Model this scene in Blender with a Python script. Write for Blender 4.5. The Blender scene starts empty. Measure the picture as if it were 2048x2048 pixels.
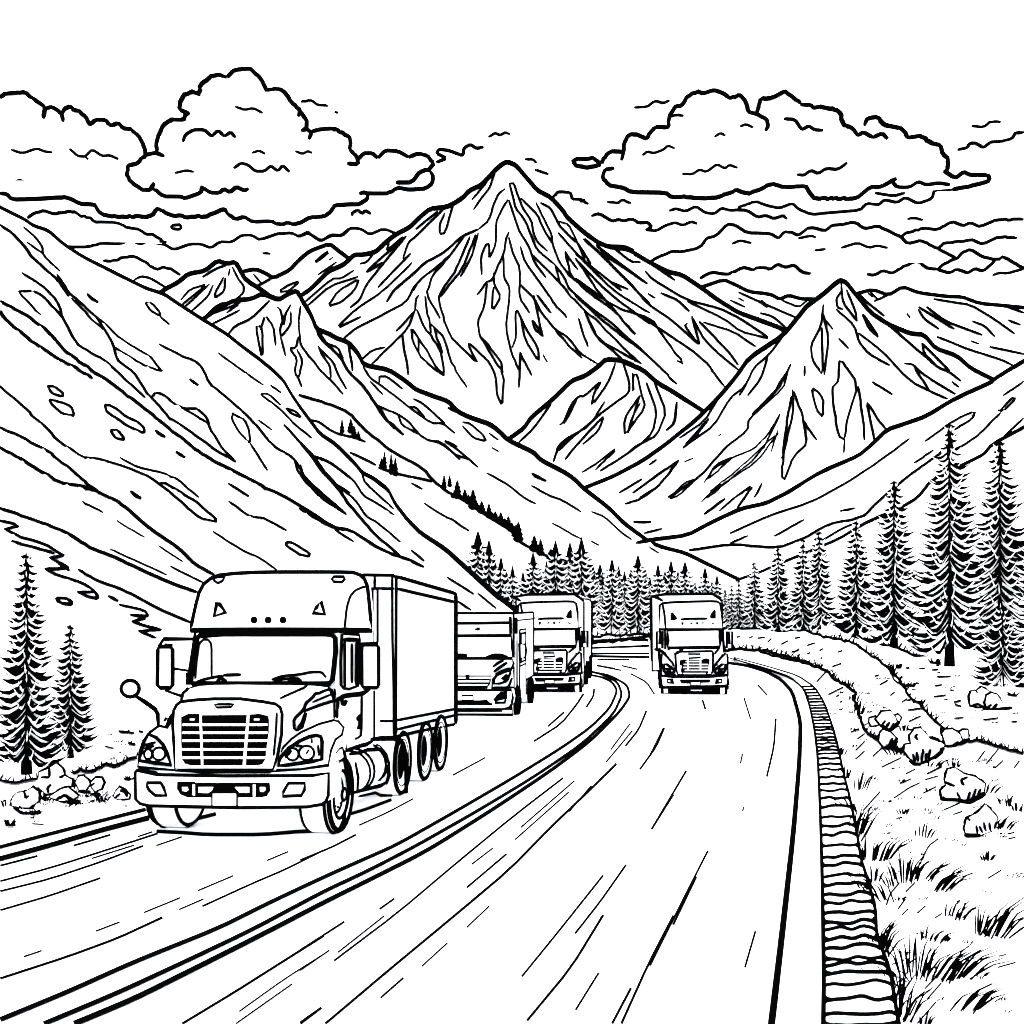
import bpy, math, random
from mathutils import Vector, Matrix, noise
from mathutils.bvhtree import BVHTree

# ---------------------------------------------------------------- camera, sky, sun, exposure
F, CX, HV, H = 2000.0, 1024.0, 1214.0, 2.8      # focal length and horizon of the 2048 px picture, eye height
sc = bpy.context.scene
C = sc.collection
cam_d = bpy.data.cameras.new('camera')
cam = bpy.data.objects.new('camera', cam_d)
C.objects.link(cam)
cam.location = (0, 0, H)
cam.rotation_euler = (math.radians(90), 0, 0)
cam_d.sensor_width = 36
cam_d.lens = 36 * F / 2048
cam_d.shift_y = (HV - 1024) / 2048
cam_d.clip_start = 0.1
cam_d.clip_end = 30000
sc.camera = cam

SUN_EL, SUN_ROT = 68, 200
w = bpy.data.worlds.new('World')
sc.world = w
w.use_nodes = True
nt = w.node_tree
nt.nodes.clear()
out = nt.nodes.new('ShaderNodeOutputWorld')
sky = nt.nodes.new('ShaderNodeTexSky')
sky.sky_type = 'NISHITA'
sky.sun_disc = False
sky.sun_elevation = math.radians(SUN_EL)
sky.sun_rotation = math.radians(SUN_ROT)
bg1 = nt.nodes.new('ShaderNodeBackground')
bg1.inputs['Strength'].default_value = 0.05
bg2 = nt.nodes.new('ShaderNodeBackground')       # the even white overcast
bg2.inputs['Color'].default_value = (1, 1, 1, 1)
bg2.inputs['Strength'].default_value = 1.0
add = nt.nodes.new('ShaderNodeAddShader')
nt.links.new(sky.outputs['Color'], bg1.inputs['Color'])
nt.links.new(bg1.outputs[0], add.inputs[0])
nt.links.new(bg2.outputs[0], add.inputs[1])
nt.links.new(add.outputs[0], out.inputs['Surface'])

sun_d = bpy.data.lights.new('sun', 'SUN')
sun_d.energy = 0.8
sun_d.angle = math.radians(20)
sun_d.color = (1, 0.98, 0.95)
sun = bpy.data.objects.new('sun', sun_d)
C.objects.link(sun)
sun.rotation_euler = (math.radians(90 - SUN_EL), 0, math.radians(-20))
sun.location = (0, 0, 60)

sc.view_settings.view_transform = 'Standard'
sc.view_settings.look = 'None'
sc.view_settings.gamma = 1
sc.view_settings.use_curve_mapping = False
sc.view_settings.exposure = 2.35
sc.cycles.max_bounces = 10
sc.cycles.diffuse_bounces = 8
sc.cycles.filter_width = 1.2

# ---------------------------------------------------------------- materials
def material(name, col, rough=0.9, spec=0.0, var=0.0, scale=3.0):
    m = bpy.data.materials.new(name)
    m.use_nodes = True
    n = m.node_tree
    b = n.nodes['Principled BSDF']
    b.inputs['Roughness'].default_value = rough
    b.inputs['Specular IOR Level'].default_value = spec
    if var:
        tc = n.nodes.new('ShaderNodeTexCoord')
        tx = n.nodes.new('ShaderNodeTexNoise')
        tx.inputs['Scale'].default_value = scale
        tx.inputs['Detail'].default_value = 4
        rp = n.nodes.new('ShaderNodeValToRGB')
        rp.color_ramp.elements[0].color = (max(col[0] - var, 0), max(col[1] - var, 0), max(col[2] - var, 0), 1)
        rp.color_ramp.elements[1].color = (*col, 1)
        n.links.new(tc.outputs['Object'], tx.inputs['Vector'])
        n.links.new(tx.outputs['Fac'], rp.inputs['Fac'])
        n.links.new(rp.outputs['Color'], b.inputs['Base Color'])
    else:
        b.inputs['Base Color'].default_value = (*col, 1)
    return m

WHITE = material('white_paper_paint', (.84, .84, .84), var=.04)
SNOW = material('white_snow_slope', (.86, .86, .86), var=.04, scale=.05)
PAPER = material('white_ground', (.84, .84, .84), var=.03, scale=.5)
BLACK = material('black_ink', (.0004, .0004, .0004), rough=1.0)
MATS = [WHITE, BLACK]

# ---------------------------------------------------------------- picture tiles the outlines were measured in
K7 = 700 / 1932
TILE = {'A': (0, 0, K7), 'B': (600, 200, K7), 'D': (0, 520, K7), 'M': (600, 700, K7), 'E': (240, 1120, K7),
        'C': (1150, 100, 898 / 1932), 'R': (1250, 760, 798 / 1932), 'F': (880, 1160, 320 / 1932),
        'G': (1260, 1140, 260 / 1932), 'L': (0, 1080, 400 / 1932), 'P': (0, 1400, 648 / 1932),
        'Q': (600, 1300, 748 / 1932), 'S': (1300, 1300, 748 / 1932), 'X': (0, 0, 1.0)}

def px(tile, pts):
    x0, y0, k = TILE[tile]
    if isinstance(pts, str):
        pts = [tuple(float(c) for c in p.split(',')) for p in pts.split()]
    return [(x0 + k * x, y0 + k * y) for x, y in pts]

def lines(txt):
    """'B 5 x,y x,y' per line -> [(width, [(u, v), ...])]; a '|' glues tiles into one stroke"""
    res = []
    for ln in txt.strip().splitlines():
        for ln2 in ln.split(';'):
            ln2 = ln2.strip()
            if not ln2:
                continue
            pts, wd = [], 5
            for seg in ln2.split('|'):
                tk = seg.split()
                t = tk[0][0]
                wtxt = tk[0][1:]
                rest = tk[1:]
                if wtxt:
                    wd = float(wtxt)
                pts += px(t, ' '.join(rest))
            res.append((wd, pts))
    return res

def ray(u, v):
    return Vector(((u - CX) / F, 1.0, (HV - v) / F))

EYE = Vector((0, 0, H))

def at(u, v, Y):
    return EYE + ray(u, v) * Y

def gnd(u, v, h=0.0):
    v = max(v, HV + 6)
    Y = (H - h) * F / (v - HV)
    return Vector(((u - CX) / F * Y, Y, h))

def on_plane(u, v, p, n):
    r = ray(u, v)
    t = (p - EYE).dot(n) / r.dot(n)
    return EYE + r * t

def resample(pts, step):
    res = [pts[0]]
    for a, b in zip(pts, pts[1:]):
        L = math.hypot(b[0] - a[0], b[1] - a[1])
        n = max(1, int(L / step))
        for i in range(1, n + 1):
            res.append((a[0] + (b[0] - a[0]) * i / n, a[1] + (b[1] - a[1]) * i / n))
    return res

def smooth(pts, closed=False, it=1):
    for _ in range(it):
        if len(pts) < 3:
            return pts
        res = [] if closed else [pts[0]]
        n = len(pts)
        rng = range(n) if closed else range(n - 1)
        for i in rng:
            a, b = pts[i], pts[(i + 1) % n]
            q = tuple(.83 * x + .17 * y for x, y in zip(a, b))
            r = tuple(.17 * x + .83 * y for x, y in zip(a, b))
            if closed or (0 < i):
                res.append(q)
            if closed or (i < n - 2):
                res.append(r)
        if not closed:
            res.append(pts[-1])
        pts = res
    return pts

WADD = 1.8      # px added to every drawn line so that it keeps its weight in the bright light

class MB:
    def __init__(self):
        self.v, self.f, self.m = [], [], []
        self.nsolid = 0
    def face(self, pts, m=0):
        i = len(self.v)
        self.v += [Vector(p) for p in pts]
        self.f.append(tuple(range(i, i + len(pts))))
        self.m.append(m)
    def tube(self, pts, r, closed=False, m=1, n=6, taper=False):
        pts = [Vector(p) for p in pts]
        q = [pts[0]]
        for p in pts[1:]:
            if (p - q[-1]).length > 1e-5:
                q.append(p)
        if closed and len(q) > 2 and (q[0] - q[-1]).length < 1e-5:
            q.pop()
        pts = q
        N = len(pts)
        if N < 2:
            return
        if not isinstance(r, (list, tuple)):
            r = [r] * N
        elif len(r) != N:
            r = [r[min(len(r) - 1, int(i * len(r) / N))] for i in range(N)]
        i0 = len(self.v)
        ref = None
        for i, p in enumerate(pts):
            a = pts[i - 1] if (i or closed) else p
            b = pts[(i + 1) % N] if (i < N - 1 or closed) else p
            t = (b - a)
            if t.length < 1e-9:
                t = Vector((1, 0, 0))
            t.normalize()
            if ref is not None:
                e = ref - t * ref.dot(t)
            if ref is None or e.length < .05:
                e = t.cross(Vector((0, 0, 1)))
                if e.length < .05:
                    e = t.cross(Vector((1, 0, 0)))
            e.normalize()
            ref = e
            g = t.cross(e)
            rr = r[i]
            if not closed and i in (0, N - 1):
                rr *= .75
            for k in range(n):
                c = 2 * math.pi * (k + .5) / n
                self.v.append(p + (e * math.cos(c) + g * math.sin(c)) * rr)
        last = N if closed else N - 1
        for i in range(last):
            a, b = i0 + i * n, i0 + ((i + 1) % N) * n
            for k in range(n):
                k2 = (k + 1) % n
                self.f.append((a + k, a + k2, b + k2, b + k))
                self.m.append(m)
        if not closed:
            self.f.append(tuple(i0 + k for k in range(n))[::-1]); self.m.append(m)
            b = i0 + (N - 1) * n
            self.f.append(tuple(b + k for k in range(n))); self.m.append(m)
    def ink(self, pts, wpx, closed=False, m=1):
        """a drawn edge: a bead whose thickness is wpx picture pixels at its distance"""
        pts = [Vector(p) for p in pts]
        wpx = wpx + WADD
        self.tube(pts, [wpx * .5 * max(p.y, 1) / F for p in pts], closed, m)
    def slab(self, front, vec, m=0, back=True):
        """closed prism: front polygon pushed along vec"""
        n = len(front)
        i = len(self.v)
        vec = Vector(vec)
        self.v += [Vector(p) for p in front] + [Vector(p) + vec for p in front]
        self.f.append(tuple(range(i, i + n))); self.m.append(m)
        self.f.append(tuple(range(i + 2 * n - 1, i + n - 1, -1))); self.m.append(m)
        for k in range(n):
            k2 = (k + 1) % n
            self.f.append((i + k2, i + k, i + n + k, i + n + k2)); self.m.append(m)
    def loft(self, A, B, m=0, caps=True):
        n = len(A)
        i = len(self.v)
        self.v += [Vector(p) for p in A] + [Vector(p) for p in B]
        for k in range(n):
            k2 = (k + 1) % n
            self.f.append((i + k2, i + k, i + n + k, i + n + k2)); self.m.append(m)
        if caps:
            self.f.append(tuple(range(i, i + n))); self.m.append(m)
            self.f.append(tuple(range(i + 2 * n - 1, i + n - 1, -1))); self.m.append(m)
    def bvh(self):
        return BVHTree.FromPolygons([tuple(p) for p in self.v], self.f, all_triangles=False)
    def build(self, name, parent=None, origin=None, mats=None):
        """parent: an Empty; vertices are stored in its space. origin: where a top-level mesh has its pivot"""
        me = bpy.data.meshes.new(name)
        if parent is not None:
            inv = root_matrix(parent).inverted()
            vs = [inv @ p for p in self.v]
        elif origin is not None:
            o = Vector(origin)
            vs = [p - o for p in self.v]
        else:
            vs = self.v
        me.from_pydata([tuple(p) for p in vs], [], self.f)
        for mm in (mats or MATS):
            me.materials.append(mm)
        me.polygons.foreach_set('material_index', self.m)
        me.update()
        ob = bpy.data.objects.new(name, me)
        C.objects.link(ob)
        if parent is not None:
            ob.parent = parent
        elif origin is not None:
            ob.location = origin
        return ob

def root_matrix(o):
    while o.parent is not None:
        o = o.parent
    return Matrix.LocRotScale(o.location, o.rotation_euler, o.scale)

def tag(o, label=None, cat=None, group=None, kind=None):
    if label: o['label'] = label
    if cat: o['category'] = cat
    if group: o['group'] = group
    if kind: o['kind'] = kind
    return o

def empty(name, loc, label, cat, rz=0, group=None):
    o = bpy.data.objects.new(name, None)
    C.objects.link(o)
    o.location = loc
    o.rotation_euler = (0, 0, rz)
    return tag(o, label, cat, group)

def copy_tree(o, parent=None):
    c = o.copy()
    C.objects.link(c)
    if parent is not None:
        c.parent = parent
    for ch in [x for x in bpy.data.objects if x.parent == o]:
        copy_tree(ch, c)
    return c

def drop(bvh, u, v, fallback, nrm=False):
    """the point of a surface that lies behind picture point (u, v)"""
    r = ray(u, v).normalized()
    hit = bvh.ray_cast(EYE, r)
    if hit[0] is not None:
        n = hit[1] if hit[1].dot(r) < 0 else -hit[1]
        return (hit[0], n) if nrm else hit[0]
    return (at(u, v, fallback), -r) if nrm else at(u, v, fallback)

def ink_on(mb, bvh, strokes, fallback, step=9, sm=True, m=1, wk=1.0, off=1.7, nk=.8):
    strokes = [(wd * wk, pts) for wd, pts in strokes]
    for wd, pts in strokes:
        closed = len(pts) > 3 and math.hypot(pts[0][0] - pts[-1][0], pts[0][1] - pts[-1][1]) < 2.5
        if closed:
            pts = pts[:-1]
        q = smooth(pts, closed) if sm else pts
        q = resample(q + q[:1] if closed else q, step)
        if closed:
            q = q[:-1]
        P = []
        last = fallback
        for u, v in q:
            p, nn = drop(bvh, u, v, last, True)
            last = p.y
            rr = (wd + WADD) * .5 * p.y / F
            P.append(p + nn * rr * nk + (EYE - p).normalized() * rr * (off - .9))
        mb.ink(P, wd, closed, m)

# ---------------------------------------------------------------- ground, road, kerb
def ribbon(mb, strokes, h, step=20, sm=True, m=1, add=None):
    """paint, streaks or drawn shadow lines lying flat on the ground, traced in the picture and laid on the plane z = h"""
    add = WADD if add is None else add
    for k, (wd, pts) in enumerate(strokes):
        w0, w1 = wd if isinstance(wd, tuple) else (wd, wd)
        q = resample(smooth(pts) if sm else pts, step)
        n = len(q)
        if n < 2:
            continue
        hh = h + .0006 * (k % 5)
        L, R = [], []
        for i, (u, v) in enumerate(q):
            a, b = q[max(0, i - 1)], q[min(n - 1, i + 1)]
            dx, dy = b[0] - a[0], b[1] - a[1]
            l = math.hypot(dx, dy) or 1
            ww = (w0 + (w1 - w0) * i / (n - 1) + add) * .5
            nx, ny = -dy / l * ww, dx / l * ww
            L.append(gnd(u + nx, v + ny, hh))
            R.append(gnd(u - nx, v - ny, hh))
        i0 = len(mb.v)
        mb.v += L + R
        for i in range(n - 1):
            mb.f.append((i0 + i, i0 + i + 1, i0 + n + i + 1, i0 + n + i))
            mb.m.append(m)

mb = MB()
mb.face([(-9000, -60, -.02), (9000, -60, -.02), (9000, 9000, -.02), (-9000, 9000, -.02)])
o = mb.build('ground', mats=[PAPER, BLACK])
tag(o, 'white open ground on both sides of the curving mountain road', 'ground', kind='structure')

# the road sheet between its two edges
right_edge = px('S', '890,1930 893,1700 885,1200 875,850 862,560 845,410 820,290 790,200 720,140 600,95 400,40')
left_edge = px('P', '-400,985 0,875 400,770 870,650 1400,540') + px('Q', '400,250 900,140') + px('M', '1200,1650 1605,1600')
mb = MB()
poly = [gnd(u, v, .0) for u, v in left_edge] + [gnd(1240, 1297), gnd(1400, 1300)] + [gnd(u, v, .0) for u, v in right_edge[::-1]]
poly += [Vector((2.2, 2, 0)), Vector((2.2, -6, 0)), Vector((-14, -6, 0)), Vector((-16, 4, 0))]
mb.face(poly)
streaks = '''
P3 0,1080 300,1000 600,905 940,795
P3 0,1140 300,1065 600,965 855,868
P3 0,1253 300,1165 600,1060
P3 437,868 660,802
P3 0,987 225,928
P2 545,945 800,865
P2 930,868 1085,815
P2 820,815 910,785
P2 1590,957 1720,903
P2 1178,1137 1393,1046
P3 1205,1230 1500,1095 1700,1010 1930,895
P2 855,1268 1075,1178
P2 1065,1250 1215,1185
P2 570,1378 715,1322
P2 140,1530 250,1493
P4 0,1660 400,1530 700,1420 970,1295
P4 1085,1930 1400,1740 1700,1550 1930,1405
P2 1425,1857 1700,1660 1930,1515
P2 1405,1930 1745,1690
P4 1790,1930 1918,1832
Q2 305,905 450,840 585,768
Q3 0,1085 160,1020 290,953
Q3 0,1550 230,1402
Q2 0,1655 152,1550
Q2 195,1562 436,1372
Q3 175,1605 500,1360 820,1090 1100,860 1360,660
Q2 1110,980 1390,732
Q2 1140,917 1418,675
Q4 130,1930 450,1660 800,1370 1080,1135 1300,910 1500,720 1635,587
Q2 1390,835 1505,700
Q2 885,1108 1000,1020
Q3 860,1228 1068,1052
Q3 410,1338 488,1283
Q2 860,1433 978,1322
Q2 627,1635 762,1512
Q3 415,1797 535,1692
Q4 0,1925 110,1847
Q3 1145,1687 1330,1460 1567,1162
Q3 1420,1465 1550,1300 1685,1108
Q4 1172,1915 1400,1640 1567,1367
Q3 1423,1860 1543,1667
Q4 1612,1930 1710,1745
Q4 1660,1930 1800,1620 1930,1370
Q2 788,647 958,555
Q3 1207,472 1350,380 1430,280 1465,225
Q3 1280,395 1365,320
Q3 1478,297 1515,240 1520,200
Q3 1680,497 1750,410 1790,312
Q2 1605,515 1705,380
Q2 1580,580 1718,415
Q3 1755,617 1840,500 1882,402
Q3 1815,927 1930,745
Q2 1530,80 1660,105
Q2 1660,80 1745,100
Q2 1708,122 1790,165 1832,230
S3 0,1630 170,1290 300,1035
S3 120,1420 240,1170
S3 8,925 188,622
S3 0,545 72,400
S3 490,1640 545,1450
S3 603,655 640,500 650,352
S2 485,245 520,357
S3 270,255 287,308
S2 555,178 607,235
S2 467,587 478,535
S2 478,835 484,808
M4 1605,1605 1730,1600 1930,1580
M3 1605,1645 1930,1632
M3 1605,1675 1930,1675
M4 1605,1690 1930,1695
M2 1640,1708 1820,1708
M2 1640,1740 1740,1758
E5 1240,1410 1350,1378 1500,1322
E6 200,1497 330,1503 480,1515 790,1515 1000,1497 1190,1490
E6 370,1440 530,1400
'''
ribbon(mb, lines(streaks), .004)  # tyre streaks, plus the nearest truck's ground shadow painted as black lines
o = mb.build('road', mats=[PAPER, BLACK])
tag(o, 'white two lane road with thin dark tyre streaks and drawn shadow lines under the nearest truck, curving between the mountains', 'road', kind='structure')

marks = '''
P8 0,1905 400,1740 800,1560 1300,1360 1600,1210 1930,1055 | Q8 300,1093 500,1005 800,835 1100,660 | Q7 1350,505 1500,400 1600,300 1640,210 1612,165 1560,140 1500,128
P8 260,1930 700,1745 1100,1560 1500,1370 1930,1140 | Q8 350,1140 600,1010 900,840 1200,660 1450,490 1620,330 1665,230 1640,165 1560,125 1500,112
P8 440,1930 800,1780 1200,1580 1600,1378 1930,1206 | Q8 300,1215 650,1040 1000,820 1300,620 1500,470 1650,320 1705,240 1690,180 1600,130 1500,110
P6 -300,955 0,875 400,770 870,650
P9 -300,1020 0,945 300,865 600,775 890,700
'''
mb = MB()
ml = lines(marks)
ml = [(7.5 if i in (0, 1) else 8.5 if i == 2 else w, p) for i, (w, p) in enumerate(ml)]
ml = [((9, 2.6), p) if i < 3 else (w, p) for i, (w, p) in enumerate(ml)]
ml[2] = ((11, 2.6), ml[2][1])
ribbon(mb, [(w, smooth(p, it=2)) for w, p in ml], .008)
edge = px('S', '615,2000 628,1930 690,1400 740,950 770,600 778,400 770,340 735,215 680,155 600,110 500,80 395,65')
ribbon(mb, [((14, 4.5), edge)], .008)
o = mb.build('road_markings', mats=[PAPER, BLACK])
tag(o, 'black double centre lines and edge lines painted on the white road', 'road markings', kind='structure')

# kerb of laid stones between the road and the verge
KL = px('S', '890,2000 890,1930 893,1700 885,1200 875,850 862,560 845,410 820,290 790,200 720,140 600,95 400,40')
KR = px('S', '1300,2000 1280,1900 1240,1650 1170,1470 1165,1330 1120,1170 1090,1080 1070,950 1030,750 1000,640 970,490 945,400 900,270 850,190 760,130 600,82 430,37')
def at_y(poly, y):
    for (x0, y0), (x1, y1) in zip(poly, poly[1:]):
        if (y0 - y) * (y1 - y) <= 0 and y0 != y1:
            return x0 + (x1 - x0) * (y - y0) / (y1 - y0)
    return poly[-1][0] if abs(poly[-1][1] - y) < abs(poly[0][1] - y) else poly[0][0]
sx, sy, sk = TILE['S']
ys = [sy + sk * y for y in (1990, 1930, 1870, 1800, 1718, 1665, 1622, 1590, 1532, 1490, 1436, 1400, 1350, 1300, 1255, 1212, 1165, 1108, 1065, 1008, 950, 905, 860, 810, 762, 722, 690, 655, 615, 590, 558, 535, 518, 500, 482, 466, 450, 432, 412, 396, 380, 362, 346, 330, 315, 300, 284, 268, 252, 236, 220, 204, 188, 174)]
KH = .10
mb = MB()
top = MB()
for y0, y1 in zip(ys, ys[1:]):
    a, b, c, d = (at_y(KL, y0), y0), (at_y(KR, y0), y0), (at_y(KR, y1), y1), (at_y(KL, y1), y1)
    q = [gnd(*p, KH) for p in (a, b, c, d)]
    mb.slab(q, (0, 0, -.14))
random.seed(5)
for i, y in enumerate(ys[1:-1]):
    xl, xr = at_y(KL, y), at_y(KR, y)
    big = min(1, (y - 1360) / 500)
    j = random.uniform(-13, 13) * max(big, 0)
    W = xr - xl
    big = max(big, .12)
    j2, j3 = random.uniform(-6, 6) * big, random.uniform(-6, 6) * big
    pts = [(xl + 2, y + 9 * big), (xl + W * .05, y + 4 * big), (xl + W * .16, y + 1.5 * big), (xl + W * .35, y + j2), (xl + W * .55, y - 1 * big + j * .45), (xl + W * .75, y - 2 * big + j3), (xl + W * .92, y - 1.5 * big), (xr - 1, y + 4 * big)]
    if i % 2 == 0 and y > 1450:                     # rounded stone corners at the upper side of the joint
        ribbon(mb, [(2.5 + 2.5 * big, [(xl + 3, y - 7 * big), (xl + W * .05, y - 1 * big), (xl + W * .13, y + 1.5 * big)])], KH + .005, step=4)
        ribbon(mb, [(2 + 2 * big, [(xr - 3, y - 8 * big), (xr - W * .05, y - 4 * big), (xr - W * .12, y - 2 * big)])], KH + .005, step=4)
    ribbon(mb, [(((2.6 + 4 * big if i % 3 else 2 + 3.6 * big) if big > 0 else 1.6), pts)], KH + .004, step=8)
ribbon(mb, [((7.5, 1.2), [(u, v) for u, v in KR])], KH + .006)
ribbon(mb, [((9, 1.2), [(u + 2, v) for u, v in KL])], KH + .006)
ribbon(mb, [((1.5, 1.5), px('S', '820,250 790,195 725,145 600,100 430,45'))], KH + .006)
o = mb.build('kerb', mats=[PAPER, BLACK])
tag(o, 'raised kerb of flat white stones with dark joints along the right road edge', 'kerb', kind='structure')

# ---------------------------------------------------------------- mountains
def fbm(p):
    return noise.fractal(p, 1.0, 2.0, 4)

def mountain(name, label, crest, Ds, Fs, strokes, wcrest=8, rows=18, amp=.07, crest_ink=True):
    """crest: picture polyline. Ds / Fs: [(u, metres), ...] distance of the crest and of the foot of the front slope."""
    def interp(tab, u):
        if isinstance(tab, (int, float)):
            return tab
        if u <= tab[0][0]: return tab[0][1]
        for (a, x), (b, y) in zip(tab, tab[1:]):
            if u <= b:
                return x + (y - x) * (u - a) / (b - a)
        return tab[-1][1]
    q = resample(smooth(crest), 9)
    n = len(q)
    mb = MB()
    grid = []
    for i, (u, v) in enumerate(q):
        D, Ft = interp(Ds, u), interp(Fs, u)
        top = at(u, v, D)
        col = []
        for j in range(-6, rows + 1):
            if j < 0:                               # the far side falls away behind the crest
                t = -j / 6
                y = D * (1 + .45 * t)
                z = top.z * (1 - t) - 3 * t
            else:
                t = j / rows
                y = D + (Ft - D) * t
                z = top.z * (1 - t) - 2 * t
                if 0 < j < rows:
                    y += amp * (D - Ft) * fbm(Vector((u / 60., t * 3, D * .01))) * 4 * t * (1 - t)
            col.append(Vector(((u - CX) / F * y, y, z)))
        grid.append(col)
    m = rows + 7
    mb.v = [p for col in grid for p in col]
    for i in range(n - 1):
        for j in range(m - 1):
            a = i * m + j
            mb.f.append((a, a + 1, a + m + 1, a + m))
            mb.m.append(0)
    bv = mb.bvh()
    if crest_ink:
        P = [at(u, v, interp(Ds, u)) for u, v in q]
        mb.ink([p + (EYE - p).normalized() * wcrest * .6 * p.y / F for p in P], wcrest + 1)
    ink_on(mb, bv, strokes, interp(Ds, q[n // 2][0]), wk=.84)
    o = mb.build(name, mats=[SNOW, BLACK])
    return tag(o, label, 'mountain', kind='structure')
mountain('mountain', 'tallest white central peak with many dark gully lines',
    px('B', '0,1085 60,1045 120,985 160,945 240,910 275,880 300,855 350,855 420,838 480,780 530,742 610,700 660,650 720,600 810,590 860,565 905,535 935,500 1000,470 1050,420 1080,385 1115,355 1145,340 1190,360 1240,420 1310,500 1380,535 1450,610 1470,645 1560,725 1640,785 1700,810 1790,812 1850,840') +
    px('C', '130,845 220,855 320,915 400,955 460,968 540,1022 620,1080 700,1130 800,1165 890,1200 1000,1280'),
    3000, 2200, lines('''
B5 1080,400 1050,490 1000,550 960,610;B4 1035,455 950,555;B5 1135,495 1100,520 1070,580 1045,670 985,720
B6 985,720 900,755 830,815 780,855 690,905 640,955 520,1055 480,1120
B5 1160,465 1180,465 1200,530 1225,600 1275,670 1285,740 1310,790 1365,840
B5 1155,465 1175,540 1190,600 1245,680 1270,745 1305,830 1400,910
B5 1215,545 1310,640 1340,710 1385,790
B5 1300,572 1340,650 1385,745 1390,800 1430,905 1500,985 1560,1035 1700,1120
B5 1325,572 1380,600 1420,680 1430,700 1520,790;B4 1420,672 1480,690 1520,770 1570,890;B5 1520,780 1605,910
B5 1150,555 1125,590 1080,690 1080,800 1045,885 1048,800 1030,800 1000,870 1005,968
B5 1155,560 1180,640 1215,740 1265,820 1290,900 1355,985
B5 1155,735 1140,770 1130,850 1085,930 1060,1000 1030,1010 980,1080
B5 1155,765 1180,860 1212,930 1212,1100 1265,1180
B5 1212,1020 1290,1100 1330,1180 1410,1275 1490,1320 1540,1400 1640,1462
B5 1128,870 1128,980 1160,1040 1155,1130 1140,1260 1170,1400 1200,1490
B5 1068,960 1072,1030 1110,1090 1062,1175 1068,1040
B5 1035,1020 1015,1150 980,1230 990,1300 1040,1390 1115,1495
B5 990,1300 1110,1440 1120,1510
B5 1110,1500 1130,1540 1125,1600 1120,1690 1090,1630 1085,1530 1050,1460 960,1370 930,1345 930,1365 985,1465 850,1330 820,1270 770,1150 760,1080 870,930 940,760
B5 770,1090 900,940 970,750;B5 890,980 945,880 985,740
B5 910,755 840,850 730,970 700,1080 770,1210
B5 840,850 640,1020 590,1120 420,1210 310,1265 240,1325
B5 640,1160 645,1100 660,1080;B5 630,1175 530,1280
B5 640,1160 600,1260 480,1380 400,1460
B5 340,1440 400,1385 470,1370
B5 650,1160 690,1260 770,1370 800,1530 760,1490 690,1370 620,1255 625,1330 680,1440 790,1525
B5 695,1085 720,1290;B5 720,1240 800,1320 850,1480 920,1590;B5 740,1265 785,1400;B4 655,1310 660,1400
B6 565,1305 570,1370 590,1440 600,1520
B5 1215,815 1240,900 1320,1010 1410,1140 1475,1205
B5 1285,1080 1320,1240 1340,1310;B4 1300,1075 1380,1180;B4 1310,1080 1385,1180
B5 1200,1165 1190,1180 1195,1310 1175,1370
B5 1200,1165 1240,1260 1310,1370 1315,1450 1240,1330 1215,1200
B6 1210,1395 1205,1590;B5 1215,1400 1275,1525;B5 1340,1410 1365,1450
B5 1275,1210 1290,1270 1340,1310 1275,1215
B5 1270,850 1420,1000 1580,1180 1640,1220 1700,1290 1880,1460
B5 1400,910 1440,960 1500,1060 1600,1150 1700,1220 1850,1350 1930,1430
B5 1460,840 1500,980 1580,1060 1750,1180 1850,1300
B5 1420,735 1550,880 1720,1050 1860,1140 1930,1180
B5 1560,770 1650,850 1770,970 1930,1130
B5 1635,800 1680,860 1800,940 1915,1020
B5 1520,885 1700,1070 1930,1240;B5 1460,840 1530,940
B5 1575,1190 1630,1310 1790,1445;B5 1535,1210 1585,1365;B5 1410,1280 1555,1430;B4 1405,920 1440,1030
B5 850,575 800,740 770,745 770,690 800,630
B5 800,600 640,760 600,790 570,880;B5 760,620 640,720
B5 590,755 390,930 365,960 460,900;B5 585,760 460,910 370,1020 330,1110 280,1150
B5 495,790 480,840 570,760
B5 410,850 370,900 330,910;B5 615,850 430,1040;B5 625,900 460,1060 310,1160 195,1270 340,1200
B5 155,1145 210,1060 330,990 300,1060 230,1120 155,1145
B5 300,945 230,990 180,990 30,1120;B5 325,980 170,1030 45,1140
B4 520,1060 640,950;B4 630,1055 660,1000
C5 300,955 330,990 480,1080 620,1115 710,1160 830,1240
C5 480,1085 640,1160 710,1215 830,1245;C6 365,1050 440,1080 490,1130
C5 500,1150 535,1270 520,1260 470,1190 480,1180
C5 500,1150 560,1260 700,1380;C5 530,1170 650,1290 700,1360;C5 550,1175 680,1215 775,1280
C5 0,900 110,1060 260,1225;C5 0,985 170,1110 330,1160 380,1240 470,1355 440,1340
C5 40,815 250,1020 310,1095 420,1170 530,1270;C5 90,845 310,1010;C5 0,880 200,1040
C5 0,1060 130,1180 280,1290 440,1440;C5 40,1130 100,1250 280,1350
C5 300,1160 550,1330 640,1450;C5 150,1000 230,1035;C5 320,920 430,995;C5 165,855 240,915 280,917
C4 310,1050 345,1072;C4 15,1160 50,1275
'''), 9)

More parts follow.
